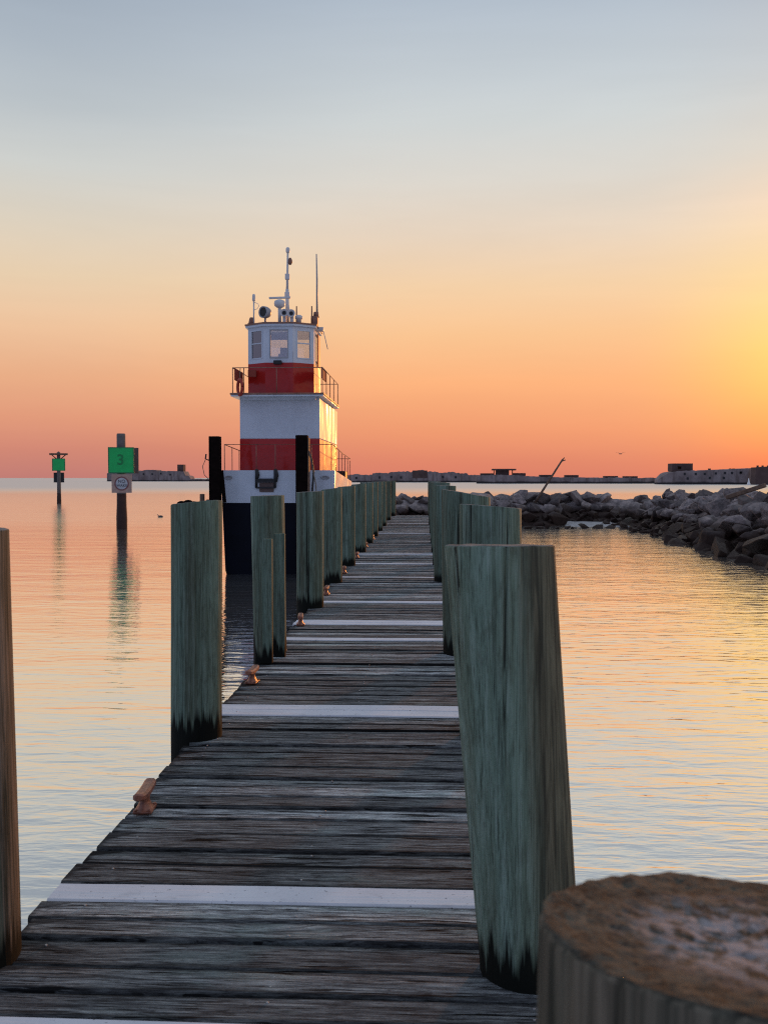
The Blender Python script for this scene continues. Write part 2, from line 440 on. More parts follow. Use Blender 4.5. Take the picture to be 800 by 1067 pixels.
def white_plank_material():
    m, b, p, out = new_mat('white_deck_paint')
    tcn = b.n('ShaderNodeTexCoord'); oi = b.n('ShaderNodeObjectInfo')
    off = b.n('ShaderNodeCombineXYZ'); b.l(b.math('MULTIPLY', oi.outputs['Random'], 40), off.inputs[0])
    v = b.vmath('ADD', tcn.outputs['Object'], off.outputs[0]).outputs[0]
    n = b.noise(b.mapping(v, (5, 40, 5)), 1.0, 5.0, 0.68); n2 = b.noise(v, 3.0, 4.0)
    col = b.mix(b.mapr(n2, 0.35, 0.7), (0.66, 0.65, 0.67), (0.78, 0.77, 0.78))
    col = b.mix(b.mapr(n, 0.66, 0.72, 0.0, 0.8), col, (0.10, 0.09, 0.09))
    col = b.mix(b.mapr(b.noise(b.mapping(v, (8, 14, 5)), 1.0, 5.0, 0.7), 0.56, 0.74, 0.0, 0.4), col, (0.40, 0.38, 0.38))
    spk = b.noise(b.mapping(v, (40, 70, 30)), 1.0, 3.0, 0.6)
    col = b.mix(b.mapr(spk, 0.65, 0.70, 0.0, 0.8), col, (0.06, 0.055, 0.055))
    col = b.mix(b.mapr(b.noise(b.mapping(v, (1.2, 90, 5)), 1.0, 2.0), 0.36, 0.30, 0.0, 0.45), col, (0.25, 0.24, 0.24))
    b.l(col, p.inputs['Base Color']); p.inputs['Roughness'].default_value = 0.7; p.inputs['Specular IOR Level'].default_value = 0.15
    b.l(b.bump(b.noise(b.mapping(v, (3, 60, 5)), 1.0, 3.0), 0.5, 0.003), p.inputs['Normal'])
    return m

def rock_material():
    m, b, p, out = new_mat('granite_boulder')
    tcn = b.n('ShaderNodeTexCoord'); oi = b.n('ShaderNodeObjectInfo'); geo = b.n('ShaderNodeNewGeometry')
    off = b.n('ShaderNodeCombineXYZ')
    for i, k in enumerate((31.0, 47.0, 59.0)): b.l(b.math('MULTIPLY', oi.outputs['Random'], k), off.inputs[i])
    v = b.vmath('ADD', tcn.outputs['Object'], off.outputs[0]).outputs[0]
    n = b.noise(v, 3.0, 6.0, 0.7); n2 = b.noise(v, 14.0, 5.0, 0.75)
    pale = b.mix(oi.outputs['Random'], (0.165, 0.130, 0.118), (0.46, 0.372, 0.340))
    col = b.mix(b.mapr(n, 0.40, 0.60), b.mix(0.6, pale, (0.05, 0.05, 0.05)), pale)
    col = b.mix(b.mapr(n2, 0.52, 0.70, 0.0, 0.6), col, (0.10, 0.09, 0.088))
    # the tide line: weed and wet stone below it
    sp = b.n('ShaderNodeSeparateXYZ'); b.l(geo.outputs['Position'], sp.inputs[0])
    tide = b.math('ADD', sp.outputs[2], b.math('MULTIPLY', b.noise(geo.outputs['Position'], 1.1, 3.0), 0.7))
    wet = b.mapr(tide, 0.28, -0.20)
    col = b.mix(wet, col, b.mix(n, (0.014, 0.008, 0.006), (0.070, 0.040, 0.029)))
    b.l(col, p.inputs['Base Color'])
    b.l(b.mapr(wet, 0, 1, 0.9, 0.6), p.inputs['Roughness']); p.inputs['Specular IOR Level'].default_value = 0.15
    b.l(b.bump(b.math('ADD', n, b.math('MULTIPLY', n2, 0.5)), 0.9, 0.06), p.inputs['Normal'])
    return m

def boat_paint(name, col, rough=0.34, rust=0.45):
    m, b, p, out = new_mat(name)
    tcn = b.n('ShaderNodeTexCoord'); v = tcn.outputs['Object']
    n = b.noise(v, 1.4, 4.0, 0.6); st = b.noise(b.mapping(v, (14, 14, 0.9)), 1.0, 4.0, 0.65)
    c = b.mix(b.mapr(n, 0.3, 0.7, 0.0, 1.0), tuple(x * 0.86 for x in col), col)
    c = b.mix(b.mapr(st, 0.64, 0.80, 0.0, rust), c, (0.12, 0.06, 0.035))
    b.l(c, p.inputs['Base Color']); p.inputs['Roughness'].default_value = rough
    p.inputs['Specular IOR Level'].default_value = 0.04; p.inputs['Coat Weight'].default_value = 0.8; p.inputs['Coat Roughness'].default_value = 0.18
    hh = b.math('ADD', b.noise(b.mapping(v, (0.9, 0.55, 0.30), (0.6, 0.2, 0.0)), 1.0, 1.0), b.math('MULTIPLY', b.noise(v, 4.0, 1.0), 0.03))
    nn = b.bump(hh, 1.0, 0.38)
    b.l(nn, p.inputs['Coat Normal']); b.l(b.bump(hh, 1.0, 0.05), p.inputs['Normal'])
    return m

def concrete_material():
    m, b, p, out = new_mat('old_concrete')
    tcn = b.n('ShaderNodeTexCoord'); v = tcn.outputs['Object']
    n = b.noise(v, 0.12, 5.0, 0.65); st = b.noise(b.mapping(v, (0.5, 0.5, 0.08)), 1.0, 4.0, 0.65)
    sp = b.n('ShaderNodeSeparateXYZ'); b.l(v, sp.inputs[0])
    c = b.mix(b.mapr(n, 0.35, 0.65), (0.16, 0.118, 0.112), (0.32, 0.255, 0.245))
    c = b.mix(b.mapr(st, 0.50, 0.68, 0.0, 0.7), c, (0.085, 0.055, 0.045))
    c = b.mix(b.mapr(b.math('ADD', sp.outputs[2], b.math('MULTIPLY', n, 1.5)), 2.0, 1.4), c, (0.03, 0.025, 0.025))
    b.l(c, p.inputs['Base Color']); p.inputs['Roughness'].default_value = 0.9
    return m

M = {}
M['water'] = water_material()
M['pile'] = pile_material()
M['board'] = pile_material('treated_board', (0.08, 0.10, 0.09))
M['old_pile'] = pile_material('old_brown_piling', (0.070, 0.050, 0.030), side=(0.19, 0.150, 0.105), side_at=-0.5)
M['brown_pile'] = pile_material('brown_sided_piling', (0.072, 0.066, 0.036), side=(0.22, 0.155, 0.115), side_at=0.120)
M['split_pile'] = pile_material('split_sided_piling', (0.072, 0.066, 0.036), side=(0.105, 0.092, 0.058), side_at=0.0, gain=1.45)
M['pile_top'] = endgrain_material('sawn_pile_top', (0.26, 0.25, 0.23), (0.10, 0.09, 0.08), (0.3, 0.3, 0.3))
M['near_top'] = endgrain_material('weathered_pile_top', (0.090, 0.082, 0.062), (0.016, 0.014, 0.011), (0.42, 0.375, 0.37), 0.85)
M['deck'] = deck_material()
M['white_plank'] = white_plank_material()
M['joist'] = plain('joist_wood', (0.06, 0.055, 0.05), 0.8, 0, 0.3, 8, 0.004)
M['rust'] = plain('rusty_iron', (0.27, 0.10, 0.058), 0.36, 0.2, 0.5, 22.0, 0.004, 0.6)
M['nail'] = plain('nail_head', (0.35, 0.34, 0.33), 0.4, 0.6)
M['rock'] = rock_material()
M['white'] = boat_paint('white_boat_paint', (0.64, 0.69, 0.76))
M['red'] = boat_paint('red_boat_paint', (0.46, 0.018, 0.014))
M['hull'] = plain('black_hull_paint', (0.003, 0.004, 0.010), 0.5, 0, 0.3, 2.0, 0.0, 0.12)
M['dark'] = plain('dark_steel', (0.018, 0.018, 0.02), 0.5, 0.2, 0.3, 10)
M['rail'] = plain('rail_steel', (0.26, 0.12, 0.08), 0.5, 0.1, 0.3, 10)
M['grey'] = plain('grey_paint', (0.36, 0.36, 0.38), 0.45, 0, 0.15, 10)
M['offwhite'] = plain('off_white_fitting', (0.66, 0.64, 0.64), 0.4, 0, 0.1, 10)
M['tar'] = plain('tarred_timber', (0.007, 0.004, 0.0035), 0.85, 0, 0.45, 9, 0.008, 0.05)
M['brown'] = plain('brown_timber', (0.13, 0.075, 0.045), 0.75, 0, 0.3, 9, 0.005)
M['orange'] = plain('orange_buoy', (0.36, 0.03, 0.015), 0.55, 0, 0.1)
M['banner'] = plain('red_banner', (0.30, 0.05, 0.03), 0.8, 0, 0.15)
M['rope'] = plain('old_rope', (0.20, 0.16, 0.11), 0.9, 0, 0.3, 60)
M['signgreen'] = plain('green_reflective_board', (0.0, 0.44, 0.10), 0.45, 0, 0.10, 4)
M['signedge'] = plain('green_board_border', (0.01, 0.20, 0.07), 0.45, 0, 0.1, 4)
M['numeral'] = plain('dark_green_numeral', (0.002, 0.21, 0.055), 0.5)
M['signback'] = plain('sign_back_board', (0.14, 0.09, 0.08), 0.7, 0, 0.2)
M['signwhite'] = plain('notice_board', (0.40, 0.27, 0.22), 0.6, 0, 0.12)
M['noticeface'] = plain('notice_face', (0.42, 0.44, 0.47), 0.6, 0, 0.12)
M['black'] = plain('black_lettering', (0.02, 0.02, 0.03), 0.6)
M['ring'] = plain('notice_ring', (0.20, 0.07, 0.07), 0.6)
M['greypile'] = plain('grey_marker_pile', (0.13, 0.115, 0.11), 0.8, 0, 0.3, 3, 0.01)
M['wetpile'] = plain('wet_marker_pile', (0.040, 0.016, 0.010), 0.8, 0, 0.3, 3, 0.01)
M['concrete'] = concrete_material()
M['darkconcrete'] = plain('dark_concrete', (0.095, 0.055, 0.048), 0.9, 0, 0.3, 0.3)
M['gull'] = plain('bird_feathers', (0.10, 0.09, 0.09), 0.8)
M['buoy'] = plain('white_buoy', (0.8, 0.78, 0.75), 0.5)
M['log'] = plain('driftwood', (0.17, 0.105, 0.07), 0.85, 0, 0.35, 5, 0.02)

def glass_material():
    m = bpy.data.materials.new('window_glass'); m.use_nodes = True
    t = m.node_tree
    for n in list(t.nodes): t.nodes.remove(n)
    b = NB(t)
    tr = b.n('ShaderNodeBsdfTransparent'); tr.inputs[0].default_value = (0.95, 0.96, 0.96, 1)
    gl = b.n('ShaderNodeBsdfGlossy'); gl.inputs[0].default_value = (0.9, 0.9, 0.9, 1); gl.inputs['Roughness'].default_value = 0.03
    fr = b.n('ShaderNodeFresnel'); fr.inputs[0].default_value = 1.6
    fac = b.math('ADD', fr.outputs[0], 0.22, clamp=True)
    mx = b.n('ShaderNodeMixShader'); b.l(fac, mx.inputs[0]); b.l(tr.outputs[0], mx.inputs[1]); b.l(gl.outputs[0], mx.inputs[2])
    o = b.n('ShaderNodeOutputMaterial'); b.l(mx.outputs[0], o.inputs[0])
    return m
M['glass'] = glass_material()

# ------------------------------------------------------------------ water
wb = MB()
S = 30000
N = 24
for i in range(1):
    wb.face([(-S, -2000, 0), (S, -2000, 0), (S, S, 0), (-S, S, 0)])
tag(wb.build('water', M['water'], loc=(0, 0, WATER)), kind='structure')

# ------------------------------------------------------------------ pier
rnd = random.Random(7)
PIER_L, PIER_R = -1.33, 0.43
PIER_END = 38.6
WHITE = [(2.505, 1), (3.385, 1), (6.13, 2), (8.87, 1), (9.90, 2), (11.58, 1), (14.45, 1), (16.75, 1), (18.9, 1), (26.0, 1), (31.5, 1)]
pier = thing('pier', (0, 0, 0), 'long weathered plank walkway with white painted cross planks leading out over the water', 'pier')
deck = MB()
clay = deck.bm.loops.layers.color.new('plank')
elay = deck.bm.verts.layers.float.new('edge_wear_gap_shade')
white_rows = []

def plank(mb, y0, y1, x0, x1, lay=None, zj=0.0, col=None, seg=14, r=rnd):
    """one board with slightly uneven edges"""
    bm = mb.bm; th = 0.045
    xs = [x0 + (x1 - x0) * k / seg for k in range(seg + 1)]
    ph = r.uniform(0, 100)
    cup = r.uniform(-0.002, 0.002)
    rows = []
    for k, x in enumerate(xs):
        e0 = y0 + 0.0035 * (mnoise.noise((x * 2.2, ph, 0.3)) ) + (0.004 * abs(r.gauss(0, 1)) if k == 0 else 0)
        e1 = y1 + 0.0035 * (mnoise.noise((x * 2.2, ph + 9, 1.7)))
        dz = zj + 0.004 * mnoise.noise((x * 1.1, ph, 4.0))
        ch = 0.007
        prof = [(e0, -th), (e0, dz - ch), (e0 + ch, dz), ((e0 + e1) / 2, dz + cup), (e1 - ch, dz), (e1, dz - ch), (e1, -th)]
        xx = x + (r.uniform(-0.006, 0.006) if k in (0, seg) else 0)
        rows.append([bm.verts.new((xx, a, c)) for a, c in prof])
        if lay is not None:
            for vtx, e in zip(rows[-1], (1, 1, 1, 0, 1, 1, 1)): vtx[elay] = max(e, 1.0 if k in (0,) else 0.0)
    fs = []
    m_ = len(rows[0])
    for a, b_ in zip(rows, rows[1:]):
        for k in range(m_):
            fs.append(bm.faces.new((a[k], b_[k], b_[(k + 1) % m_], a[(k + 1) % m_])))
    fs.append(bm.faces.new(rows[0])); fs.append(bm.faces.new(rows[-1][::-1]))
    if lay is not None:
        for f in fs:
            for lp in f.loops: lp[lay] = col
    return fs

PW = 0.146
segs = []
y = -0.6
for yc, n in sorted(WHITE) + [(PIER_END, 0)]:
    y1 = yc - PW * n / 2
    ws = []
    while sum(ws) < y1 - y: ws.append(PW * rnd.choice((1, 1, 1, 1, 1.3)))
    k = (y1 - y) / sum(ws)
    for q in ws:
        segs.append((y, y + q * k)); y += q * k
    if n:
        white_rows.append((y, y + PW * n)); y += PW * n
for a, b_ in segs:
    col = (rnd.random(), rnd.random(), rnd.random(), 1)
    jl = rnd.choice((0, 0, rnd.uniform(-0.03, 0.02)))
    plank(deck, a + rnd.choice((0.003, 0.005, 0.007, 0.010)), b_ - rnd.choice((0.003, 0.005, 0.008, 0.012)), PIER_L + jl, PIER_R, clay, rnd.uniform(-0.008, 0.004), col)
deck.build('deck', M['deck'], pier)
for a, b_ in white_rows:
    wp = MB()
    n = round((b_ - a) / PW)
    for k in range(n):
        plank(wp, a + PW * k + 0.003, a + PW * (k + 1) - 0.003, PIER_L - 0.012, PIER_R - 0.01, None, 0.002)
    yc = (a + b_) / 2
    bmesh.ops.translate(wp.bm, verts=wp.bm.verts[:], vec=(0, -yc, 0))
    wp.build('white_plank', M['white_plank'], pier, (0, yc, 0))
nl = MB()
for a, b_ in segs + white_rows:
    if a > 9: continue
    for x in (-1.2, -0.45, 0.3):
        for q in (0.3, 0.7):
            if rnd.random() < 0.5:
                c = (x + rnd.uniform(-0.015, 0.015), a + (b_ - a) * q, 0.0)
                nl.lathe([(0.0045, -0.004), (0.0045, 0.0025), (0.003, 0.0035)], 8, Matrix.Translation(c))
nails = nl.build('deck_nails', M['nail'], pier); nails['kind'] = 'stuff'
for x in (-1.2, -0.45, 0.3):
    MB().box((x - 0.04, -0.6, -0.30), (x + 0.04, PIER_END, -0.048)).build('joist', M['joist'], pier)

# ------------------------------------------------------------------ pilings
def piling_mesh(seed, r_base, r_top, h, depth, lean=(0, 0), slope=(0, 0), nseg=36, nz=26, wob=0.03, fine_top=False):
    """a driven timber pile, origin at deck level"""
    rr = random.Random(seed)
    bm = bmesh.new()
    rings = []
    zs = [-depth + (h + depth) * k / nz for k in range(nz + 1)]
    s = seed * 3.17
    for z in zs:
        t = max(0.0, z / h)
        rad = r_base + (r_top - r_base) * t
        ring = []
        for k in range(nseg):
            a = 2 * math.pi * k / nseg
            ca_, sa_ = math.cos(a), math.sin(a)
            q = rad * (1 + wob * mnoise.noise((ca_ * 1.2 + s, sa_ * 1.2, z * 0.9)) + 0.018 * mnoise.noise((ca_ * 5 + s, sa_ * 5, z * 0.6)))
            x, y_ = q * ca_, q * sa_
            zz = z
            if z == zs[-1] and fine_top: q *= 1 - 0.03 * abs(mnoise.noise((ca_ * 9 + s, sa_ * 9, 2.0))); x, y_ = q * ca_, q * sa_
            if z == zs[-1]: zz = z + slope[0] * x + slope[1] * y_ + 0.007 * mnoise.noise((ca_ * 3.5 + s, sa_ * 3.5, 8.0)) - 0.012 * max(0, mnoise.noise((ca_ * 7 + s, sa_ * 7, 1.0)) - 0.3)
            ring.append(bm.verts.new((x + lean[0] * max(0, z) / h, y_ + lean[1] * max(0, z) / h, zz)))
        rings.append(ring)
    for a, b_ in zip(rings, rings[1:]):
        for k in range(nseg):
            f = bm.faces.new((a[k], a[(k + 1) % nseg], b_[(k + 1) % nseg], b_[k])); f.smooth = True
    bm.faces.new(rings[0][::-1])
    # chamfered rim, then the sawn top as separate faces with their own material
    prev = rings[-1]
    rim = [0.985, 0.93, 0.8, 0.6, 0.4, 0.2] if not fine_top else [0.985, 0.95] + [0.9 - 0.06 * i for i in range(14)]
    for i, q in enumerate(rim):
        ring = []
        for k in range(nseg):
            a = 2 * math.pi * k / nseg
            ca_, sa_ = math.cos(a), math.sin(a)
            base = rings[-1][k].co
            x = (base.x - lean[0]) * q; y_ = (base.y - lean[1]) * q
            zz = h + slope[0] * x + slope[1] * y_ + (0.006 if i else 0.004)
            if fine_top:
                zz += 0.004 * mnoise.noise((x * 16 + s, y_ * 16, 0)) + 0.005 * mnoise.noise((x * 85 + s, y_ * 85, 3)) - 0.014 * (1 - q)
            else:
                zz += 0.003 * mnoise.noise((x * 20 + s, y_ * 20, 0))
            ring.append(bm.verts.new((x + lean[0], y_ + lean[1], zz)))
        for k in range(nseg):
            f = bm.faces.new((prev[k], prev[(k + 1) % nseg], ring[(k + 1) % nseg], ring[k])); f.smooth = True
            if i > 0: f.material_index = 1
        prev = ring
    f = bm.faces.new(prev); f.material_index = 1
    me = bpy.data.meshes.new('piling'); bm.to_mesh(me); bm.free()
    return me

def piling(seed, x, y_, r_base, r_top, top, label, group, lean=(0, 0), slope=(0, 0), mats=('pile', 'pile_top'), depth=2.6, **kw):
    me = piling_mesh(seed, r_base, r_top, top, depth, lean, slope, **kw)
    for k in mats: me.materials.append(M[k])
    o = bpy.data.objects.new('piling', me); COL.objects.link(o)
    o.location = (x, y_, 0)
    return tag(o, label, 'piling', group)

LG = 'timber pilings along the pier'
left = [  # y, x, r, top, lean, slope, label
    (2.90, -1.412, 0.145, 1.335, (-0.022, 0), (0, 0), 'tall leaning piling cut by the left border of the photo, nearest of the left row'),
    (5.50, -1.325, 0.147, 1.352, (0.01, 0), (0.10, -0.05), 'dark green weathered piling second from the camera in the left row, black at its foot'),
    (8.25, -1.335, 0.145, 1.342, (-0.02, 0), (0.03, 0.0), 'green piling with two upright boards fastened to its near side'),
    (11.1, -1.325, 0.158, 1.335, (0.0, 0), (0.05, 0.0), 'thick green piling just beyond the one with boards, beside the wide white plank'),
    (13.75, -1.33, 0.15, 1.34, (0.0, 0), (0.12, 0.0), 'fifth piling of the left row, in front of the tug bulwark'),
    (16.4, -1.33, 0.15, 1.35, (0.0, 0), (0.06, 0.0), 'sixth piling of the left row, beneath the sunlit side of the tug'),
    (19.4, -1.33, 0.15, 1.37, (0.0, 0), (0.08, 0.0), 'seventh piling of the left row, under the tug stern railing'),
    (22.1, -1.33, 0.15, 1.39, (0.0, 0), (0.0, 0.0), 'eighth piling of the left row, half hidden by its nearer neighbours'),
    (24.6, -1.33, 0.15, 1.39, (0.0, 0), (0.0, 0.0), 'ninth piling of the left row, a thin upright strip past the tug'),
    (27.2, -1.33, 0.15, 1.39, (0.0, 0), (0.0, 0.0), 'tenth piling of the left row, a narrow strip near the far end'),
    (30.0, -1.33, 0.15, 1.38, (0.0, 0), (0.0, 0.0), 'third piling from the far end of the left row'),
    (34.0, -1.33, 0.15, 1.38, (0.0, 0), (0.0, 0.0), 'second to last piling at the far end of the left row'),
    (38.0, -1.30, 0.17, 1.38, (0.0, 0), (0.0, 0.0), 'last piling of the left row, at the far end beside the rocks'),
]
LP = []
for i, (yy, xx, r_, tp, ln, sl, lb) in enumerate(left):
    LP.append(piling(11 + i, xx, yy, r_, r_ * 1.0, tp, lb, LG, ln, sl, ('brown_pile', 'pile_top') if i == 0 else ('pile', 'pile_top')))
right = [
    (2.90, 0.325, 0.151, 1.292, (-0.099, 0.0), (0.0, -0.055), 'big leaning grey green piling in front with a dark split brown side'),
    (5.55, 0.385, 0.178, 1.332, (-0.005, 0), (-0.075, -0.03), 'wide olive green piling just behind the big leaning one on the right'),
    (8.25, 0.375, 0.210, 1.365, (-0.02, 0), (-0.17, 0.0), 'very wide green piling with a top slanting down to the right'),
    (13.9, 0.300, 0.158, 1.385, (0.0, 0), (-0.04, 0.0), 'fourth piling of the right row, with a brown flat top'),
    (16.6, 0.292, 0.150, 1.41, (0.0, 0), (0, 0), 'fifth piling of the right row, a narrow strip beyond the brown topped one'),
    (19.4, 0.290, 0.150, 1.41, (0.0, 0), (0, 0), 'sixth piling of the right row, mostly behind nearer pilings'),
    (22.2, 0.290, 0.150, 1.40, (0.0, 0), (0, 0), 'seventh piling of the right row, mostly behind nearer pilings'),
    (26.0, 0.290, 0.150, 1.40, (0.0, 0), (0, 0), 'third piling from the far end of the right row'),
    (31.0, 0.290, 0.150, 1.38, (0.0, 0), (0, 0), 'second to last piling of the right row'),
    (38.0, 0.290, 0.150, 1.36, (0.0, 0), (0, 0), 'last piling of the right row, at the far end of the walkway'),
]
for i, (yy, xx, r_, tp, ln, sl, lb) in enumerate(right):
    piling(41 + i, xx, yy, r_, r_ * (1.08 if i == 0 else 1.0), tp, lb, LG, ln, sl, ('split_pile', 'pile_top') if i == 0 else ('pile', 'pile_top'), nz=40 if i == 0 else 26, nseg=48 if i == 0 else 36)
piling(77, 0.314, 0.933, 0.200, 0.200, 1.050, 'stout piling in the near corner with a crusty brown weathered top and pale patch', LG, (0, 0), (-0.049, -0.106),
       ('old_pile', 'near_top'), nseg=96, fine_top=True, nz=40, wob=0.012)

# two upright boards on the third left piling
p3 = LP[2]
bb = MB().box((-0.025, -0.60, 0.0), (0.112, -0.54, 1.01), 0.006)
for q in bb.bm.verts:
    if q.co.z > 0.5 and q.co.x < 0.05: q.co.x += 0.062
bb.build('upright_board', M['board'], p3)
MB().box((0.075, -0.30, -0.01), (0.172, -0.24, 1.035), 0.006).build('upright_board', M['board'], p3)

# ------------------------------------------------------------------ cleats
def cleat(x, y_, label, first=[None], rz=0.0):
    if first[0] is None:
        root = thing('mooring_cleat', (0, 0, 0), label, 'cleat', 'rusty mooring cleats along the left edge')
        b_ = MB()
        b_.box((-0.052, -0.075, 0.0), (0.052, 0.075, 0.016), 0.006)
        for q in b_.bm.verts: pass
        # flared neck
        n = 14
        prev = None
        for rx, ry, z in ((0.050, 0.070, 0.016), (0.036, 0.052, 0.036), (0.026, 0.040, 0.062), (0.028, 0.046, 0.088)):
            ring = [b_.bm.verts.new((rx * math.cos(2 * math.pi * k / n), ry * math.sin(2 * math.pi * k / n), z)) for k in range(n)]
            if prev:
                for k in range(n):
                    f = b_.bm.faces.new((prev[k], prev[(k + 1) % n], ring[(k + 1) % n], ring[k])); f.smooth = True
            prev = ring
        for sx_ in (-1, 1):
            for sy_ in (-1, 1): b_.lathe([(0.011, 0.014), (0.011, 0.021), (0.007, 0.024)], 6, Matrix.Translation((sx_ * 0.040, sy_ * 0.060, 0)))
        b_.build('base', M['rust'], root)
        h_ = MB()
        rows = []
        for yy, wx, zc, hz in ((-0.150, 0.020, 0.118, 0.014), (-0.140, 0.032, 0.117, 0.021), (-0.08, 0.034, 0.108, 0.022), (0, 0.034, 0.104, 0.024),
                               (0.08, 0.034, 0.108, 0.022), (0.140, 0.032, 0.117, 0.021), (0.150, 0.020, 0.118, 0.014)):
            rows.append([h_.bm.verts.new((wx * cx, yy, zc + hz * cz)) for cx, cz in ((-1, -0.5), (-0.6, -1), (0.6, -1), (1, -0.5), (1, 0.5), (0.6, 1), (-0.6, 1), (-1, 0.5))])
        for a, c in zip(rows, rows[1:]):
            for k in range(8): h_.bm.faces.new((a[k], a[(k + 1) % 8], c[(k + 1) % 8], c[k]))
        h_.bm.faces.new(rows[0]); h_.bm.faces.new(rows[-1])
        h_.build('horn_bar', M['rust'], root)
        first[0] = root
    else:
        root = copy_tree(first[0])
    root.location = (x, y_, 0.003); root.scale = (0.8, 0.8, 0.8); root.rotation_euler = (0, 0, rz)
    root['label'] = label
    return root
cl = [(4.23, 'large rusty orange mooring cleat on the deck edge between the first two left pilings'),
      (6.93, 'rusty mooring cleat just before the piling with the two boards'),
      (9.68, 'pale rusty cleat at the end of the wide white plank, before the thick green piling'),
      (12.25, 'fourth cleat from the camera, between the fourth and fifth left pilings'),
      (15.0, 'fifth cleat from the camera, after the fifth left piling'),
      (17.9, 'sixth cleat from the camera, after the sixth left piling'),
      (20.7, 'seventh cleat from the camera, a rusty speck by the seventh left piling'),
      (23.4, 'eighth cleat from the camera, a tiny rusty speck on the far deck edge')]
for k, (yy, lb) in enumerate(cl):
    cleat(-1.255, yy, lb, rz=R((3, -4, 6, -2, 4, 0, 3, -3)[k]))

# ------------------------------------------------------------------ the tug
BY = 26.5
boat = thing('tugboat', (-4.05, BY, WATER), 'red and white tug with a square tower wheelhouse, moored beside the pier', 'boat')
def bz(py, d=BY): return 1.5 + (498 - py) * d / 1000 - WATER        # height above the water of a photo row at distance d
HW = 1.565
ZB = bz(490); ZW = bz(523); LEN = 8.6
def hull_half(t):     # half width along the length 0..1
    return HW * (1 - 0.55 * max(0, (t - 0.72) / 0.28) ** 2)
def sheer(t): return ZB - 0.34 * min(1, t / 0.75)
def loft(mb, sections):
    rows = [[mb.bm.verts.new(p) for p in s_] for s_ in sections]
    n = len(rows[0])
    for a, b_ in zip(rows, rows[1:]):
        for k in range(n - 1): mb.bm.faces.new((a[k], a[k + 1], b_[k + 1], b_[k]))
    return rows
hb = MB()
secs = []
for k in range(13):
    t = k / 12; hw = hull_half(t); y_ = LEN * t
    zw = ZW - 0.10 * min(1, t / 0.75)
    secs.append([(-hw, y_, zw), (-hw * 0.97, y_ + 0.15 * (1 - t), 0.1), (-hw * 0.8, y_ + 0.4 * (1 - t), -0.9), (hw * 0.8, y_ + 0.4 * (1 - t), -0.9), (hw * 0.97, y_ + 0.15 * (1 - t), 0.1), (hw, y_, zw), (-hw, y_, zw)])
rows = loft(hb, secs)
hb.bm.faces.new(rows[0][:6]); hb.bm.faces.new(rows[-1][:6][::-1])
hb.build('hull', M['hull'], boat)
bw = MB()     # bulwark: outer and inner skin with a cap
secs = []
for k in range(13):
    t = k / 12; hw = hull_half(t) + 0.006; y_ = LEN * t
    zw = ZW - 0.10 * min(1, t / 0.75); zs_ = sheer(t)
    secs.append((hw, y_, zw - 0.03, zs_))
for sgn in (-1, 1):
    rows = []
    for hw, y_, a, c in secs:
        rows.append([bw.bm.verts.new(p) for p in ((sgn * hw, y_, a), (sgn * hw, y_, c), (sgn * (hw - 0.09), y_ , c), (sgn * (hw - 0.09), y_, a))])
    for a, b_ in zip(rows, rows[1:]):
        for k in range(4): bw.bm.faces.new((a[k], a[(k + 1) % 4], b_[(k + 1) % 4], b_[k]))
    bw.bm.faces.new(rows[0]); bw.bm.faces.new(rows[-1])
bw.build('bulwark', M['white'], boat)
fr = MB().box((-HW + 0.088, -0.0, ZW - 0.03), (HW - 0.088, 0.09, ZB))
fr.build('bow_plate', M['white'], boat)
MB().box((-HW + 0.1, 0.095, ZW - 0.02), (HW - 0.1, LEN * 0.72, ZW + 0.03)).build('main_deck', M['grey'], boat)
for x in (-1.39, 1.31):
    f_ = MB()
    f_.lathe([(0.085, 0), (0.10, 0.012), (0.10, 0.022), (0.065, 0.026), (0.060, 0.006)], 16, Matrix.Translation((x, -0.004, ZB - 0.20)) @ Matrix.Rotation(R(90), 4, 'X') @ Matrix.Diagonal((1.25, 0.55, 1, 1)))
    f_.build('fairlead', M['grey'], boat)

def bx_(px, d): return (px - 442) * d / 1000 + 4.05          # boat-local x of a photo column at distance d
# lower house
HX0, HX1 = bx_(249, 27.5), bx_(333, 27.5)
HY0, HY1 = 1.0, 6.6
Z1 = bz(457, 27.5); Z2 = bz(414.5, 27.5)
MB().box((HX0, HY0, ZW + 0.03), (HX1, HY1, Z1), 0.02).build('lower_house', M['red'], boat)
MB().box((HX0 + 0.003, HY0 + 0.003, Z1), (HX1 - 0.003, HY1 - 0.003, Z2), 0.02).build('upper_house', M['white'], boat)
for yy in (2.6, 4.3):
    MB().box((HX1 - 0.01, yy, ZW + 0.05), (HX1 + 0.006, yy + 0.75, Z1 - 0.12), 0.004).build('side_door', M['red'], boat)
# gallery
GX0, GX1 = bx_(240, 27.0), bx_(337, 27.0)
GY0, GY1 = 0.45, 5.4
gal = MB().box((GX0, GY0, Z2), (GX1, GY1, Z2 + 0.05), 0.01)
gal.box((GX0 + 0.25, GY0 + 0.3, Z2 - 0.07), (GX1 - 0.25, GY1 - 0.3, Z2 + 0.001))
gal.build('gallery_deck', M['white'], boat)
MB().box((GX0 - 0.02, GY0 - 0.02, Z2 + 0.05), (GX1 + 0.02, GY1 + 0.02, Z2 + 0.10), 0.01).build('gallery_edge', M['rail'], boat)
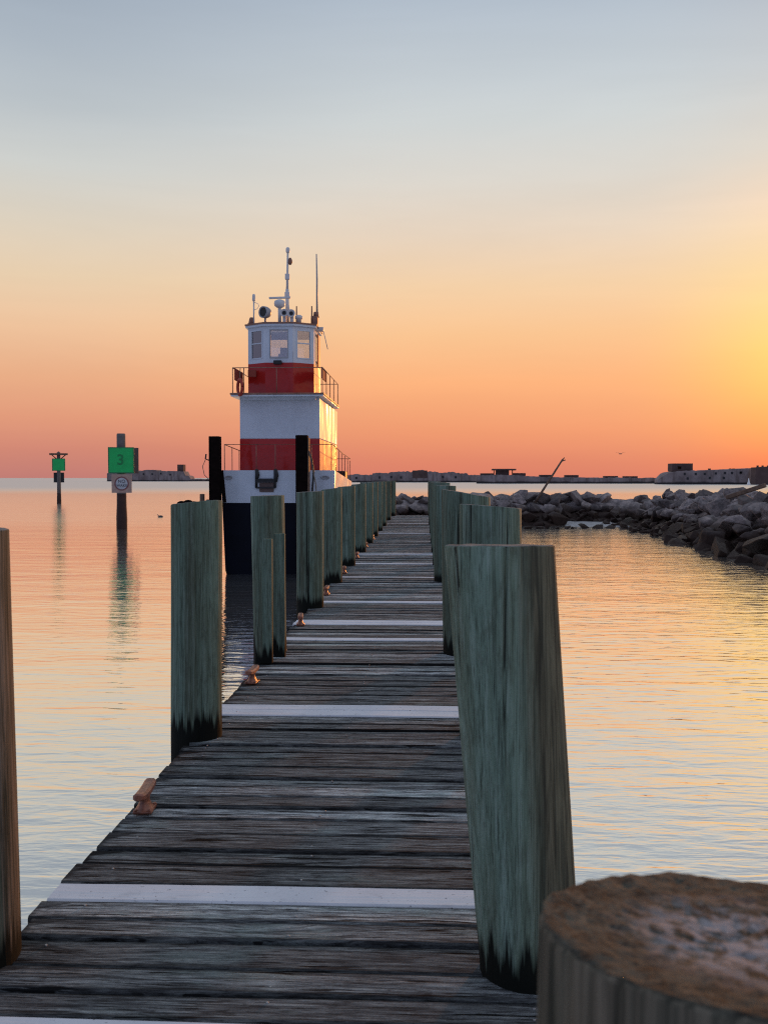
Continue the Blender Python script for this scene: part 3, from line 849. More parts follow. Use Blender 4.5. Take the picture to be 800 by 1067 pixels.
# wheelhouse
ZG = Z2 + 0.10
ZR = bz(378, 27.6); ZT = bz(338, 27.6)
WXC = (bx_(258, 27.9) + bx_(327, 27.9)) / 2
WHW = (bx_(327, 27.9) - bx_(258, 27.9)) / 2
FH = 0.40
WY0, WYC, WY1 = 1.05, 1.45, 3.0
plan = [(-FH, WY0), (FH, WY0), (WHW, WYC), (WHW, WY1), (-WHW, WY1), (-WHW, WYC)]
plan = [(x + WXC, y_) for x, y_ in plan]
MB().prism(plan, ZG, ZR).build('wheelhouse_base', M['red'], boat)
whl = MB(); 
def wall_frame(mb, a, b_, z0, z1, u0, u1, w0, w1, th=0.06):
    """wall between plan points a and b with one opening; returns the opening's corners"""
    a = Vector((a[0], a[1], 0)); b_ = Vector((b_[0], b_[1], 0)); d = (b_ - a); L = d.length; d.normalize()
    nrm = Vector((d.y, -d.x, 0))
    Mx = Matrix(((d.x, -nrm.x, 0, a.x), (d.y, -nrm.y, 0, a.y), (0, 0, 1, 0), (0, 0, 0, 1)))
    for lo, hi in (((0, 0, z0), (u0, th, z1)), ((u1, 0, z0), (L, th, z1)), ((u0, 0, z0), (u1, th, w0)), ((u0, 0, w1), (u1, th, z1))):
        mb.box(lo, hi, 0, Mx)
    return Mx, L
W0, W1 = bz(373.5, 27.6), bz(343.5, 27.6)
openings = []
for k in range(6):
    a, b_ = plan[k], plan[(k + 1) % 6]
    L = (Vector(b_) - Vector(a)).length
    if k == 0: u0, u1 = 0.13, L - 0.13
    elif k in (1, 5): u0, u1 = 0.12, L - 0.10
    elif k == 3: u0, u1 = 0.18, L - 0.18
    else: u0, u1 = 0.25, L - 0.25
    Mx, L = wall_frame(whl, a, b_, ZR, ZT, u0, u1, W0, W1)
    openings.append((Mx, u0, u1))
whl.build('wheelhouse', M['white'], boat)
for k, (Mx, u0, u1) in enumerate(openings):
    fm = MB(); t_ = 0.028
    for lo, hi in (((u0, -0.012, W0), (u0 + t_, 0.05, W1)), ((u1 - t_, -0.012, W0), (u1, 0.05, W1)), ((u0 + t_, -0.012, W0), (u1 - t_, 0.05, W0 + t_)), ((u0 + t_, -0.012, W1 - t_), (u1 - t_, 0.05, W1))):
        fm.box(lo, hi, 0, Mx)
    if k in (1, 5):
        fm.box((u0 + t_, -0.006, W0 + (W1 - W0) * 0.52), (u1 - t_, 0.04, W0 + (W1 - W0) * 0.52 + 0.03), 0, Mx)
    wf = fm.build('window', M['white'] if k != 0 else M['grey'], boat)
    g_ = MB(); g_.box((u0 + t_, 0.02, W0 + t_), (u1 - t_, 0.026, W1 - t_), 0, Mx); g_.build('pane', M['glass'], wf)
# what shows through the glass: console, seat and back
MB().box((WXC - 0.45, WY0 + 0.35, ZR + 0.002), (WXC + 0.40, WY0 + 0.62, ZR + 0.22), 0.02).build('helm_console', M['grey'], boat)
wi = MB().box((WXC - 0.2, WY0 + 1.1, ZR + 0.002), (WXC + 0.2, WY0 + 1.5, ZR + 0.40), 0.05)
wi.box((WXC - 0.18, WY0 + 1.42, ZR + 0.36), (WXC + 0.18, WY0 + 1.48, ZR + 0.62), 0.02)
wi.build('helm_seat', M['grey'], boat)
rp = [((x - WXC) * 1.09 + WXC, (y_ - 2.0) * 1.09 + 2.0) for x, y_ in plan]
rp2 = [((x - WXC) * 1.07 + WXC, (y_ - 2.0) * 1.07 + 2.0) for x, y_ in plan]
rf = MB().prism(rp, ZT + 0.0, ZT + 0.045); rf.build('roof', M['rail'], boat)
MB().prism(rp2, ZT - 0.06, ZT - 0.001).build('eave', M['white'], boat)
bl = MB().box((WXC - 0.14, WY0 - 0.16, ZR - 0.06), (WXC + 0.09, WY0 - 0.001, ZR + 0.05), 0.02)
bl.build('bow_light', M['dark'], boat)
RZ = ZT + 0.045
rd = 27.9
def rx(px): return bx_(px, rd)
def rz(py): return bz(py, rd)
RY = 1.4
# mast
mm = MB()
mxp = rx(298)
mm.tube([(mxp, RY + 0.3, RZ), (mxp, RY + 0.3, rz(300))], [0.055, 0.05], 10)
mm.tube([(mxp, RY + 0.3, rz(300)), (mxp + 0.02, RY + 0.3, rz(262))], [0.04, 0.028], 8)
mm.box((mxp - 0.07, RY + 0.24, rz(308)), (mxp + 0.07, RY + 0.36, rz(303)), 0.01)
mm.box((mxp - 0.06, RY + 0.24, rz(290)), (mxp + 0.07, RY + 0.36, rz(284)), 0.01)
mm.tube([(mxp - 0.09, RY + 0.3, RZ), (mxp, RY + 0.3, rz(318))], 0.02, 6)
mm.tube([(mxp + 0.12, RY + 0.3, RZ), (mxp + 0.02, RY + 0.3, rz(312))], 0.018, 6)
mast = mm.build('mast', M['offwhite'], boat)
MB().lathe([(0.04, 0), (0.06, 0.03), (0.06, 0.12), (0.03, 0.16)], 12, Matrix.Translation((mxp + 0.02, RY + 0.3, rz(262)))).build('masthead_lamp', M['offwhite'], mast)
MB().lathe([(0.03, -0.1), (0.07, -0.04), (0.06, 0.04), (0.03, 0.10)], 10, Matrix.Translation((mxp + 0.09, RY + 0.28, rz(271)))).build('mast_horn', M['rail'], mast)
# radar
ra = MB(); xr = rx(291.5)
ra.tube([(xr, RY, RZ), (xr, RY, rz(320))], 0.05, 10)
ra.lathe([(0.08, 0), (0.15, 0.05), (0.165, 0.12), (0.15, 0.19), (0.07, 0.23)], 18, Matrix.Translation((xr, RY, rz(321))))
rad = ra.build('radar', M['offwhite'], boat)
MB().beam((rx(280.5), RY, rz(311)), (rx(303), RY, rz(310.5)), 0.09, 0.055, 0.012).build('radar_bar', M['offwhite'], rad)
# searchlight
sl = MB(); xs_ = rx(277)
Ms = Matrix.Translation((xs_, RY - 0.12, rz(326.5))) @ Matrix.Rotation(R(-35), 4, 'Z') @ Matrix.Rotation(R(90), 4, 'X')
sl.lathe([(0.06, -0.16), (0.14, -0.12), (0.17, -0.03), (0.17, 0.10), (0.15, 0.105), (0.12, 0.04)], 20, Ms)
sl.tube([(xs_, RY - 0.1, RZ), (xs_, RY - 0.1, rz(329))], 0.03, 8)
slo = sl.build('searchlight', M['grey'], boat)
MB().lathe([(0.13, 0.0), (0.135, 0.03)], 20, Ms @ Matrix.Translation((0, 0, 0.05))).build('lens', M['dark'], slo)
# horns, vents, aerials
for px, py in ((297, 327.5), (304.5, 328)):
    h_ = MB()
    Mh = Matrix.Translation((rx(px), RY - 0.15, rz(py))) @ Matrix.Rotation(R(90), 4, 'X')
    h_.lathe([(0.05, -0.2), (0.07, -0.1), (0.115, 0.06), (0.105, 0.065), (0.05, -0.02)], 16, Mh)
    h_.box((rx(px) - 0.05, RY - 0.12, RZ), (rx(px) + 0.05, RY - 0.02, rz(py)))
    ho = h_.build('horn', M['offwhite'], boat)
    MB().lathe([(0.05, 0.0), (0.055, 0.01)], 14, Mh @ Matrix.Translation((0, 0, 0.03))).build('mouth', M['dark'], ho)
v_ = MB(); v_.lathe([(0.07, 0), (0.07, 0.13), (0.11, 0.15), (0.11, 0.22), (0.06, 0.26)], 14, Matrix.Translation((rx(311.5), RY, RZ)))
v_.build('roof_vent', M['offwhite'], boat)
v_ = MB(); v_.lathe([(0.10, 0), (0.09, 0.10), (0.07, 0.2), (0.05, 0.24)], 12, Matrix.Translation((rx(260.5), RY + 0.25, RZ)))
v_.box((rx(257), RY + 0.15, RZ), (rx(263), RY + 0.35, RZ + 0.06))
v_.build('side_lamp', M['rail'], boat)
v_ = MB().box((rx(323.5), RY + 0.1, RZ), (rx(330.5), RY + 0.4, rz(329)), 0.02); v_.lathe([(0.09, 0), (0.07, 0.16)], 12, Matrix.Translation((rx(328.5), RY + 0.25, rz(330))))
v_.build('side_lamp', M['rail'], boat)
a_ = MB().tube([(rx(264.5), RY, RZ), (rx(264.5), RY, rz(314))], 0.022, 8); a_.lathe([(0.035, 0), (0.05, 0.03), (0.045, 0.16), (0.03, 0.20)], 10, Matrix.Translation((rx(264.5), RY, rz(314))))
a_.tube([(rx(265), RY, rz(315)), (rx(269), RY, rz(317)), (rx(270), RY, rz(319)), (rx(268), RY, rz(322)), (rx(265), RY, rz(323))], 0.008, 5)
a_.build('stub_aerial', M['offwhite'], boat)
a_ = MB().tube([(rx(329.3), RY + 0.3, rz(330)), (rx(329.3), RY + 0.3, rz(290)), (rx(328.8), RY + 0.3, rz(263.5))], [0.03, 0.026, 0.016], 8)
a_.build('whip_aerial', M['grey'], boat)
for px in (308.7, 324.6):
    MB().tube([(rx(px), RY + 0.1, RZ), (rx(px), RY + 0.1, rz(319))], [0.026, 0.018], 8).build('rod_aerial', M['rail'], boat)
a_ = MB(); a_.box((rx(326), RY + 0.55, rz(342)), (rx(335), RY + 0.8, rz(338)), 0.03)
a_.tube([(rx(334.5), RY + 0.7, rz(342)), (rx(336.5), RY + 0.7, rz(350)), (rx(339), RY + 0.7, rz(361))], 0.012, 5)
a_.build('side_floodlight', M['offwhite'], boat)
MB().box((bx_(331, 28.6) , 2.0, ZR - 0.02), (bx_(331, 28.6) + 0.03, 2.55, W1), 0.01).build('side_awning_panel', M['red'], boat)

# gallery railing
def railing(name, pts, z0, z1, posts, r=0.018, mids=(), mat='rail', dz_end=0.0):
    g_ = MB()
    L = len(pts) - 1
    def zz(t, base): return base
    g_.tube([(p[0], p[1], z1 + (p[2] if len(p) > 2 else 0)) for p in pts], r, 6)
    for m_ in mids: g_.tube([(p[0], p[1], z0 + (z1 - z0) * m_ + (p[2] if len(p) > 2 else 0)) for p in pts], r * 0.7, 6)
    for p in posts:
        dz = p[2] if len(p) > 2 else 0
        g_.tube([(p[0], p[1], z0 + dz), (p[0], p[1], z1 + dz)], r, 6)
    return g_.build(name, M[mat], boat)
ZGR = bz(383, 27.0)
gx0, gx1 = GX0 + 0.05, GX1 - 0.03
gy0, gy1 = GY0 + 0.05, GY1 - 0.05
railing('gallery_railing', [(gx0, gy1), (gx0, gy0), (gx0 + 0.3, gy0 - 0.01), (gx1 - 0.3, gy0), (gx1, gy0 + 0.02), (gx1, gy1), (gx0, gy1)], ZG, ZGR,
        [(gx0, gy0), (gx0 + 0.32, gy0), (bx_(288, 27), gy0), (gx1, gy0), (gx1, 1.6), (gx1, 2.7), (gx1, 3.9), (gx1, gy1), (gx0, 2.0), (gx0, 3.6), (gx0, gy1), (bx_(300, 32), gy1)], 0.013)
lrail_pts = [(-HW + 0.06, LEN * 0.74, -0.27), (-HW + 0.06, 3.5, -0.17), (-HW + 0.06, 0.06, 0), (HW - 0.06, 0.06, 0), (HW - 0.06, 3.5, -0.17), (HW - 0.06, LEN * 0.76, -0.27), (0, LEN * 0.76, -0.27)]
posts = []
for k in range(7):
    y_ = 0.06 + (LEN * 0.74) * k / 6
    dz = -0.34 * min(1, (y_ / LEN) / 0.75)
    posts += [(-HW + 0.06, y_, dz), (HW - 0.06, y_, dz)]
posts += [(bx_(266, 26.5), 0.06, 0), (bx_(286, 26.5), 0.06, 0), (bx_(324, 26.5), 0.06, 0), (0.2, LEN * 0.76, -0.34)]
railing('deck_railing', lrail_pts, ZB - 0.01, bz(463, 26.55), posts, 0.012)
# bow ladder
ld = MB()
for px in (265.8, 285.5):
    ld.tube([(bx_(px, 26.4), -0.03, ZB + 0.03), (bx_(px, 26.4), -0.05, bz(508.5, 26.4))], 0.035, 8)
for py in (499.5, 508.3):
    ld.beam((bx_(265.8, 26.4), -0.05, bz(py, 26.4)), (bx_(285.5, 26.4), -0.05, bz(py, 26.4)), 0.05, 0.045)
ld.beam((bx_(266, 26.4), -0.03, bz(501.5, 26.4)), (bx_(285, 26.4), -0.03, bz(501.5, 26.4)), 0.09, 0.07)
ld.tube([(bx_(286, 26.4), -0.04, bz(489, 26.4)), (bx_(287.5, 26.4), -0.04, bz(495, 26.4)), (bx_(286, 26.4), -0.04, bz(502, 26.4))], 0.05, 8)
ld.tube([(bx_(266, 26.4), -0.04, bz(489, 26.4)), (bx_(267.5, 26.4), -0.04, bz(495, 26.4)), (bx_(266, 26.4), -0.04, bz(499, 26.4))], 0.05, 8)
ld.build('bow_ladder', M['dark'], boat)
MB().box((bx_(269, 26.4), -0.012, bz(513, 26.4)), (bx_(284, 26.4), -0.001, bz(503, 26.4))).build('worn_plate', M['signback'], boat)
# hanging things on the gallery
lbz = thing('life_ring', (-4.05 + bx_(250, 27.0), BY + GY0 - 0.02, WATER + bz(403.5, 27)), 'orange life ring hanging at the corner of the tug gallery railing', 'life ring')
lbz.rotation_euler = (0, 0, R(-58))
t_ = MB(); pts = [(0.17 * math.cos(2 * math.pi * k / 18), 0.0, 0.22 * math.sin(2 * math.pi * k / 18)) for k in range(19)]
t_.tube(pts, 0.045, 8); t_.build('ring', M['orange'], lbz)
t_ = MB().tube([(0, 0, 0.22), (-0.06, 0.03, 0.40), (-0.12, 0.06, 0.55)], 0.012, 5); t_.build('lanyard', M['rope'], lbz)
bn = MB(); bn.box((-0.012, 0, -0.17), (0.012, 1.2, 0.17), 0.004)
bn.build('name_board', M['banner'], boat, (gx0 + 0.03, gy0 + 0.15, ZGR - 0.16))
bn = MB(); bn.box((-0.012, 0, -0.15), (0.012, 1.2, 0.17), 0.004)
bn.build('name_board', M['banner'], boat, (gx1 - 0.03, gy0 + 0.1, ZGR - 0.14))
MB().box((bx_(259.5, 27.9), WYC - 0.30, ZG + 0.52), (bx_(268, 27.9), WYC - 0.24, ZG + 0.72), 0.01).build('notice_plate', M['banner'], boat)
MB().box((0.9, LEN * 0.62, ZW + 0.05), (HW - 0.15, LEN * 0.74, bz(491, 33)), 0.03).build('stern_locker', M['dark'], boat)

# ------------------------------------------------------------------ mooring posts by the tug
def square_post(px0, px1, top, d, label):
    x0, x1 = (px0 - 442) * d / 1000, (px1 - 442) * d / 1000
    root = thing('mooring_post', ((x0 + x1) / 2, d, WATER), label, 'mooring post', 'dark mooring posts in front of the tug')
    w_ = (x1 - x0) / 2
    p_ = MB().box((-w_, -w_, -1.0), (w_, w_, 1.5 + (498 - top) * d / 1000 - WATER), 0.02)
    for k in range(1): pass
    p_.build('timber', M['tar'], root)
    return root, w_
mp1, w1 = square_post(217.3, 228.6, 454.5, 25.9, 'black square mooring post at the left corner of the tug bow, hook on its side')
def mz(py): return 1.5 + (498 - py) * 25.9 / 1000 - WATER
MB().tube([(-w1 - 0.10, 0, mz(473)), (-w1 - 0.12, 0, mz(478)), (-w1 - 0.03, 0, mz(479.5)), (-w1 + 0.02, 0, mz(476))], 0.022, 6).build('hook', M['dark'], mp1)
MB().tube([(-w1 - 0.12, 0, mz(479)), (-w1 - 0.20, 0, mz(486)), (-w1 - 0.15, 0, mz(495)), (-w1 - 0.04, 0, mz(499))], 0.010, 5).build('line', M['rope'], mp1)
MB().beam((w1 + 0.02, 0.02, mz(490)), (w1 + 0.10, 0.02, mz(524)), 0.08, 0.09).build('brace', M['tar'], mp1)
MB().box((-w1 - 0.06, -w1 - 0.05, mz(524)), (w1 + 0.05, -w1 + 0.02, mz(520.5)), 0.01).build('waler', M['tar'], mp1)
mp2, w2 = square_post(308.3, 320.8, 453.5, 25.9, 'black square mooring post before the middle of the tug bow, chain hanging beside it')
MB().box((w2 - 0.02, -w2 + 0.02, mz(524)), (w2 + 0.035, w2 - 0.02, mz(456)), 0.01).build('sunlit_side_strip', M['brown'], mp2)  # brown strip added to colour in the sunlit right side of the post
MB().tube([(w2 + 0.02, -0.1, mz(470)), (w2 + 0.10, -0.1, mz(478)), (w2 + 0.16, -0.1, mz(492)), (w2 + 0.12, -0.1, mz(512)), (w2 + 0.05, -0.1, mz(520))], 0.03, 6).build('chain', M['dark'], mp2)
MB().tube([(w2 + 0.05, -0.12, mz(472)), (w2 + 0.14, -0.12, mz(488)), (w2 + 0.22, -0.12, mz(505)), (w2 + 0.24, -0.12, mz(516))], 0.014, 5).build('line', M['rope'], mp2)
st = thing('stub_post', ((209 - 442) * 0.0259, 25.9, WATER), 'short brown post standing just left of the black post at the tug bow', 'post')
MB().lathe([(0.07, -1.0), (0.072, 1.2), (0.068, mz(514.8) - 0.01), (0.05, mz(514.8))], 14).build('timber', M['brown'], st)
bmn = MB()
for k in range(7):
    c = Vector((-0.55 + 0.17 * k, 0.03 * math.sin(k * 2.1), mz(525.5) + 0.03 * math.sin(k * 1.7)))
    bmesh.ops.create_icosphere(bmn.bm, subdivisions=2, radius=0.12, matrix=Matrix.Translation(c) @ Matrix.Diagonal((1.2, 0.9, 0.7, 1)))
bmn.box((-0.75, -0.06, mz(529)), (0.62, 0.06, mz(526)), 0.02)
bmn.box((-0.62, -0.05, -1.0), (-0.50, 0.05, mz(527)), 0.01)
tag(bmn.build('fender_rail', M['tar'], None, ((207 - 442) * 0.0259, 26.05, WATER)), 'lumpy black fender rail behind the second left piling, around the short brown post', 'fender')

# ------------------------------------------------------------------ channel markers
def text_part(name, s, size, mat, parent, loc, rot=(R(90), 0, 0), ext=0.004, bold=0.0):
    cu = bpy.data.curves.new(name, 'FONT'); cu.body = s; cu.size = size; cu.align_x = 'CENTER'; cu.align_y = 'CENTER'; cu.extrude = ext; cu.offset = bold
    tmp = bpy.data.objects.new(name, cu); COL.objects.link(tmp)
    dg = bpy.context.evaluated_depsgraph_get()
    me = bpy.data.meshes.new_from_object(tmp.evaluated_get(dg))
    bpy.data.objects.remove(tmp)
    me.materials.clear(); me.materials.append(mat)
    o = bpy.data.objects.new(name, me); COL.objects.link(o); o.parent = parent; o.location = loc; o.rotation_euler = rot
    return o

base = on_plane(127.3, 551, WATER); D3 = base.y
def s3(p): return p * D3 / 1000.0
def m3z(py): return CAM_Z - (py - 498) * D3 / 1000 - WATER
mk = thing('channel_marker', base, 'grey marker piling with a green square board numbered 3 and a white notice below', 'channel marker', 'green channel markers', YAW + math.atan((400-127)/1000.0)*0.9)
MB().lathe([(s3(4.9), m3z(515)), (s3(4.6), m3z(480)), (s3(4.5), m3z(452.5)), (s3(4.0), m3z(451.3))], 18).build('pile', M['greypile'], mk)
MB().lathe([(s3(5.5), -1.0), (s3(5.6), m3z(540)), (s3(5.1), m3z(528)), (s3(4.9), m3z(515) + 0.001)], 18).build('wet_pile_foot', M['wetpile'], mk)
hw = s3(13.2)
bk = MB().box((-hw, -0.03, m3z(493.2)), (hw, 0.02, m3z(465.8)), 0.01); bko = bk.build('green_board', M['signedge'], mk, (0, -s3(5.4), 0))
MB().box((-hw + s3(1.2), -0.04, m3z(492)), (hw - s3(1.2), -0.0305, m3z(467)), 0.003).build('board_face', M['signgreen'], bko)
text_part('numeral', '3', s3(15.5), M['numeral'], bko, (-s3(0.6), -0.046, (m3z(492) + m3z(467)) / 2), bold=0.012)
MB().box((-hw, -0.02, m3z(493.2)), (hw, 0.03, m3z(466)), 0.01).build('rear_board', M['signback'], mk, (s3(4.5), s3(5.5), 0))
nb = MB().box((-s3(10.2), -0.03, m3z(513.6)), (s3(10.2), 0.0, m3z(494.2)), 0.01).build('notice_board', M['signwhite'], mk, (s3(0.4), -s3(5.8), 0))
zc = (m3z(513.6) + m3z(494.2)) / 2
MB().lathe([(s3(7.3), 0), (s3(7.3), 0.012)], 32, Matrix.Translation((0, -0.031, zc)) @ Matrix.Rotation(R(90), 4, 'X')).build('notice_ring', M['ring'], nb)
MB().lathe([(s3(6.0), 0), (s3(6.0), 0.012)], 32, Matrix.Translation((0, -0.044, zc)) @ Matrix.Rotation(R(90), 4, 'X')).build('notice_face', M['noticeface'], nb)
text_part('lettering', 'NO', s3(4.6), M['black'], nb, (0, -0.06, zc + s3(2.2)))
text_part('lettering', 'WAKE', s3(3.9), M['black'], nb, (0, -0.06, zc - s3(2.2)))

base = on_plane(62, 524.5, WATER); D1 = base.y
def s1(p): return p * D1 / 1000.0
def m1z(py): return CAM_Z - (py - 498) * D1 / 1000 - WATER
mk = thing('channel_marker', base, 'farther slim marker piling with a small green board under a flat brown top platform', 'channel marker', 'green channel markers', YAW + 0.3)
MB().lathe([(s1(2.0), m1z(514)), (s1(1.9), m1z(490)), (s1(1.8), m1z(471))], 14).build('pile', M['greypile'], mk)
MB().lathe([(s1(2.2), -1.0), (s1(2.3), m1z(522)), (s1(2.0), m1z(514) + 0.001)], 14).build('wet_pile_foot', M['wetpile'], mk)
hw = s1(6.6)
g_ = MB().box((-hw, -0.03, m1z(490.5)), (hw, 0.02, m1z(477.5)), 0.01); bko = g_.build('green_board', M['signedge'], mk, (0, -s1(2.5), 0))
MB().box((-hw + s1(0.9), -0.05, m1z(490)), (hw - s1(0.9), -0.0305, m1z(478)), 0.003).build('board_face', M['signgreen'], bko)
MB().box((-s1(5.3), -0.03, m1z(502.8)), (s1(5.3), 0.02, m1z(492.3)), 0.01).build('lower_board', M['dark'], mk, (0, s1(2.6), 0))
pf = MB().box((-s1(9.2), -s1(5), m1z(473.8)), (s1(9.2), s1(5), m1z(472)), 0.02)
for sgn in (-1, 1):
    pf.beam((sgn * s1(1.5), 0, m1z(478.5)), (sgn * s1(7.0), 0, m1z(473.6)), s1(1.2), s1(1.0))
pf.build('top_platform', M['brown'], mk)
MB().lathe([(s1(1.3), 0), (s1(1.1), s1(1.2)), (s1(0.5), s1(2))], 10, Matrix.Translation((0, 0, m1z(472)))).build('lantern', M['brown'], mk)

# ------------------------------------------------------------------ breakwater
rk = random.Random(21)
def rock_mesh(seed):
    r_ = random.Random(seed)
    bm = bmesh.new()
    n = r_.randint(11, 17)
    ax = (r_.uniform(0.8, 1.25), r_.uniform(0.7, 1.05), r_.uniform(0.5, 0.8))
    for _ in range(n):
        v = Vector((r_.gauss(0, 1), r_.gauss(0, 1), r_.gauss(0, 1))).normalized() * r_.uniform(0.82, 1.05)
        bm.verts.new((v.x * ax[0], v.y * ax[1], v.z * ax[2]))
    bmesh.ops.convex_hull(bm, input=bm.verts[:])
    loose = [v for v in bm.verts if not v.link_faces]
    bmesh.ops.delete(bm, geom=loose, context='VERTS')
    bmesh.ops.dissolve_limit(bm, angle_limit=R(14), verts=bm.verts[:], edges=bm.edges[:])
    bmesh.ops.bevel(bm, geom=bm.edges[:], offset=0.035, segments=1, affect='EDGES', profile=0.5, clamp_overlap=True)
    bmesh.ops.triangulate(bm, faces=bm.faces[:])
    bmesh.ops.subdivide_edges(bm, edges=[e for e in bm.edges if e.calc_length() > 0.3], cuts=1)
    bmesh.ops.triangulate(bm, faces=bm.faces[:])
    for v in bm.verts:
        v.co *= 1 + 0.06 * mnoise.noise(v.co * 1.7 + Vector((seed, 0, 0))) + 0.05 * mnoise.noise(v.co * 4 + Vector((seed, 0, 0)))
    bmesh.ops.recalc_face_normals(bm, faces=bm.faces[:])
    me = bpy.data.meshes.new('boulder'); bm.to_mesh(me); bm.free()
    me.materials.append(M['rock'])
    return me
ROCKS = [rock_mesh(100 + i) for i in range(22)]
count = [0]
def boulder(x, y_, z, s_, arm, flat=1.0):
    o = bpy.data.objects.new('boulder', ROCKS[rk.randrange(len(ROCKS))]); COL.objects.link(o)
    o.location = (x, y_, z)
    o.rotation_euler = (rk.uniform(-0.5, 0.5), rk.uniform(-0.5, 0.5), rk.uniform(0, 6.28))
    o.scale = (s_ * rk.uniform(0.85, 1.2), s_ * rk.uniform(0.85, 1.2), s_ * rk.uniform(0.8, 1.1) * flat)
    wet = z < -0.55
    names = {('far', False): ('pale grey dry boulder of the rock heap beyond the end of the pier', 'pale boulders beyond the pier end'),
             ('far', True): ('dark wet boulder at the waterline of the heap beyond the pier end', 'wet boulders beyond the pier end'),
             ('near', False): ('grey dry boulder high on the breakwater that runs in from the right', 'dry boulders of the right breakwater'),
             ('near', True): ('dark wet boulder at the waterline of the breakwater that runs in from the right', 'wet boulders of the right breakwater')}
    lb, gr = names[(arm, wet)]
    count[0] += 1
    return tag(o, lb, 'boulder', gr)
# near arm: parallel to the pier, waterline at X about 10.5, crest at X about 14
def crest_near(y_): return 0.62 + 0.12 * math.sin(y_ * 0.7)
y_ = 24.5
rows_near = ((10.75, 0.02), (11.4, 0.22), (12.2, 0.48), (13.1, 0.78), (14.1, 1.0), (15.0, 1.0))
for ri, (xr_, t) in enumerate(rows_near):
    y_ = 25.5 + 0.4 * (ri % 2)
    while y_ < 56.5:
        s_ = rk.uniform(0.40, 0.74) * (1.0 + 0.55 * max(0, min(1, (46 - y_) / 14)) * rk.random())
        bend = 0.5 * math.sin(y_ * 0.31) * (1 - t * 0.5)
        z = WATER - 0.05 + (crest_near(y_) - WATER) * t + rk.uniform(-0.14, 0.16) - 0.15
        if not (xr_ < 11.5 and y_ > 51.5):
            boulder(xr_ + bend + rk.uniform(-0.25, 0.25), y_, z, s_, 'near')
        y_ += s_ * rk.uniform(1.35, 1.7) * (1.25 if ri == 5 else 1.0)
# far arm: across the end of the pier
rows_far = ((54.4, 0.02), (55.2, 0.30), (56.1, 0.62), (57.0, 0.92), (58.0, 0.95))
for ri, (yr_, t) in enumerate(rows_far):
    x = -2.2 + 0.3 * (ri % 2)
    while x < 11.8:
        s_ = rk.uniform(0.48, 0.80) if ri < 4 else rk.uniform(0.55, 0.8)
        set_back = 0.0 if x < 8.1 else 3.4
        h_ = 0.52 if x > 1 else 0.34
        z = WATER - 0.05 + (h_ - WATER) * t + rk.uniform(-0.10, 0.16) - 0.16
        boulder(x, yr_ + set_back + rk.uniform(-0.2, 0.2), z, s_, 'far')
        x += s_ * rk.uniform(1.2, 1.5)
# low spit of stones closing the little pool between the two arms
x = 4.6
while x < 10.4:
    s_ = rk.uniform(0.25, 0.45)
    boulder(x, 51.6 + rk.uniform(-0.3, 0.3), WATER + 0.02, s_, 'far', 0.6)
    x += s_ * 1.7
# rubble underneath and between
rb = MB()
r2 = random.Random(5)
def mound(path, prof):
    rows = []
    for (cx, cy, nx, ny) in path:
        rows.append([rb.bm.verts.new((cx + nx * u + 0.15 * r2.uniform(-1, 1), cy + ny * u + 0.22 * r2.uniform(-1, 1), z + 0.16 * r2.uniform(-1, 1))) for u, z in prof])
    for a, b_ in zip(rows, rows[1:]):
        for k in range(len(prof) - 1): rb.bm.faces.new((a[k], a[k + 1], b_[k + 1], b_[k]))
mound([(14.5, 24 + 0.7 * k, -1, 0) for k in range(50)], [(-6, WATER - 0.6), (-2, -0.4), (-1.2, 0.0), (-0.6, 0.2), (0.0, 0.22), (0.5, 0.12), (1.0, -0.1), (1.6, -0.4), (2.2, -0.75), (2.8, -1.05), (3.4, WATER - 0.4)])
far_prof = [(-3, WATER - 0.6), (-1, -0.4), (-0.4, 0.05), (0.0, 0.1), (0.4, 0.05), (0.9, -0.15), (1.4, -0.42), (2.0, -0.75), (2.6, -1.05), (3.2, WATER - 0.4)]
mound([(-2.6 + 0.7 * k, 57.6, 0, -1) for k in range(16)], far_prof)
mound([(7.4 + 0.7 * k, 61.0, 0, -1) for k in range(10)], far_prof)
small = [rock_mesh(300 + i) for i in range(6)]
for k in range(420):
    if k % 3:
        px_, py_ = r2.uniform(10.2, 15.5), r2.uniform(25, 57)
        t = min(1, max(0, (px_ - 10.5) / 3.5)); z = WATER + (0.35 - WATER) * t
    else:
        px_, py_ = r2.uniform(-2.2, 11), r2.uniform(54.2, 59)
        t = min(1, max(0, (py_ - 54.4) / 3.4)); z = WATER + (0.2 - WATER) * t
        if px_ > 8.1: py_ += 3.4
    tmp = bmesh.new(); tmp.from_mesh(small[k % 6])
    s_ = r2.uniform(0.12, 0.34)
    tmp.transform(Matrix.Translation((px_, py_, z + r2.uniform(-0.05, 0.15))) @ Matrix.Rotation(r2.uniform(0, 6), 4, 'Z') @ Matrix.Rotation(r2.uniform(-1, 1), 4, 'X') @ Matrix.Diagonal((s_, s_, s_, 1)))
    me = bpy.data.meshes.new('t'); tmp.to_mesh(me); tmp.free(); rb.bm.from_mesh(me); bpy.data.meshes.remove(me)
rub = rb.build('rock_rubble', M['rock'])
tag(rub, 'small stones and rubble filling the gaps of the rock breakwater', 'rubble', None, 'stuff')

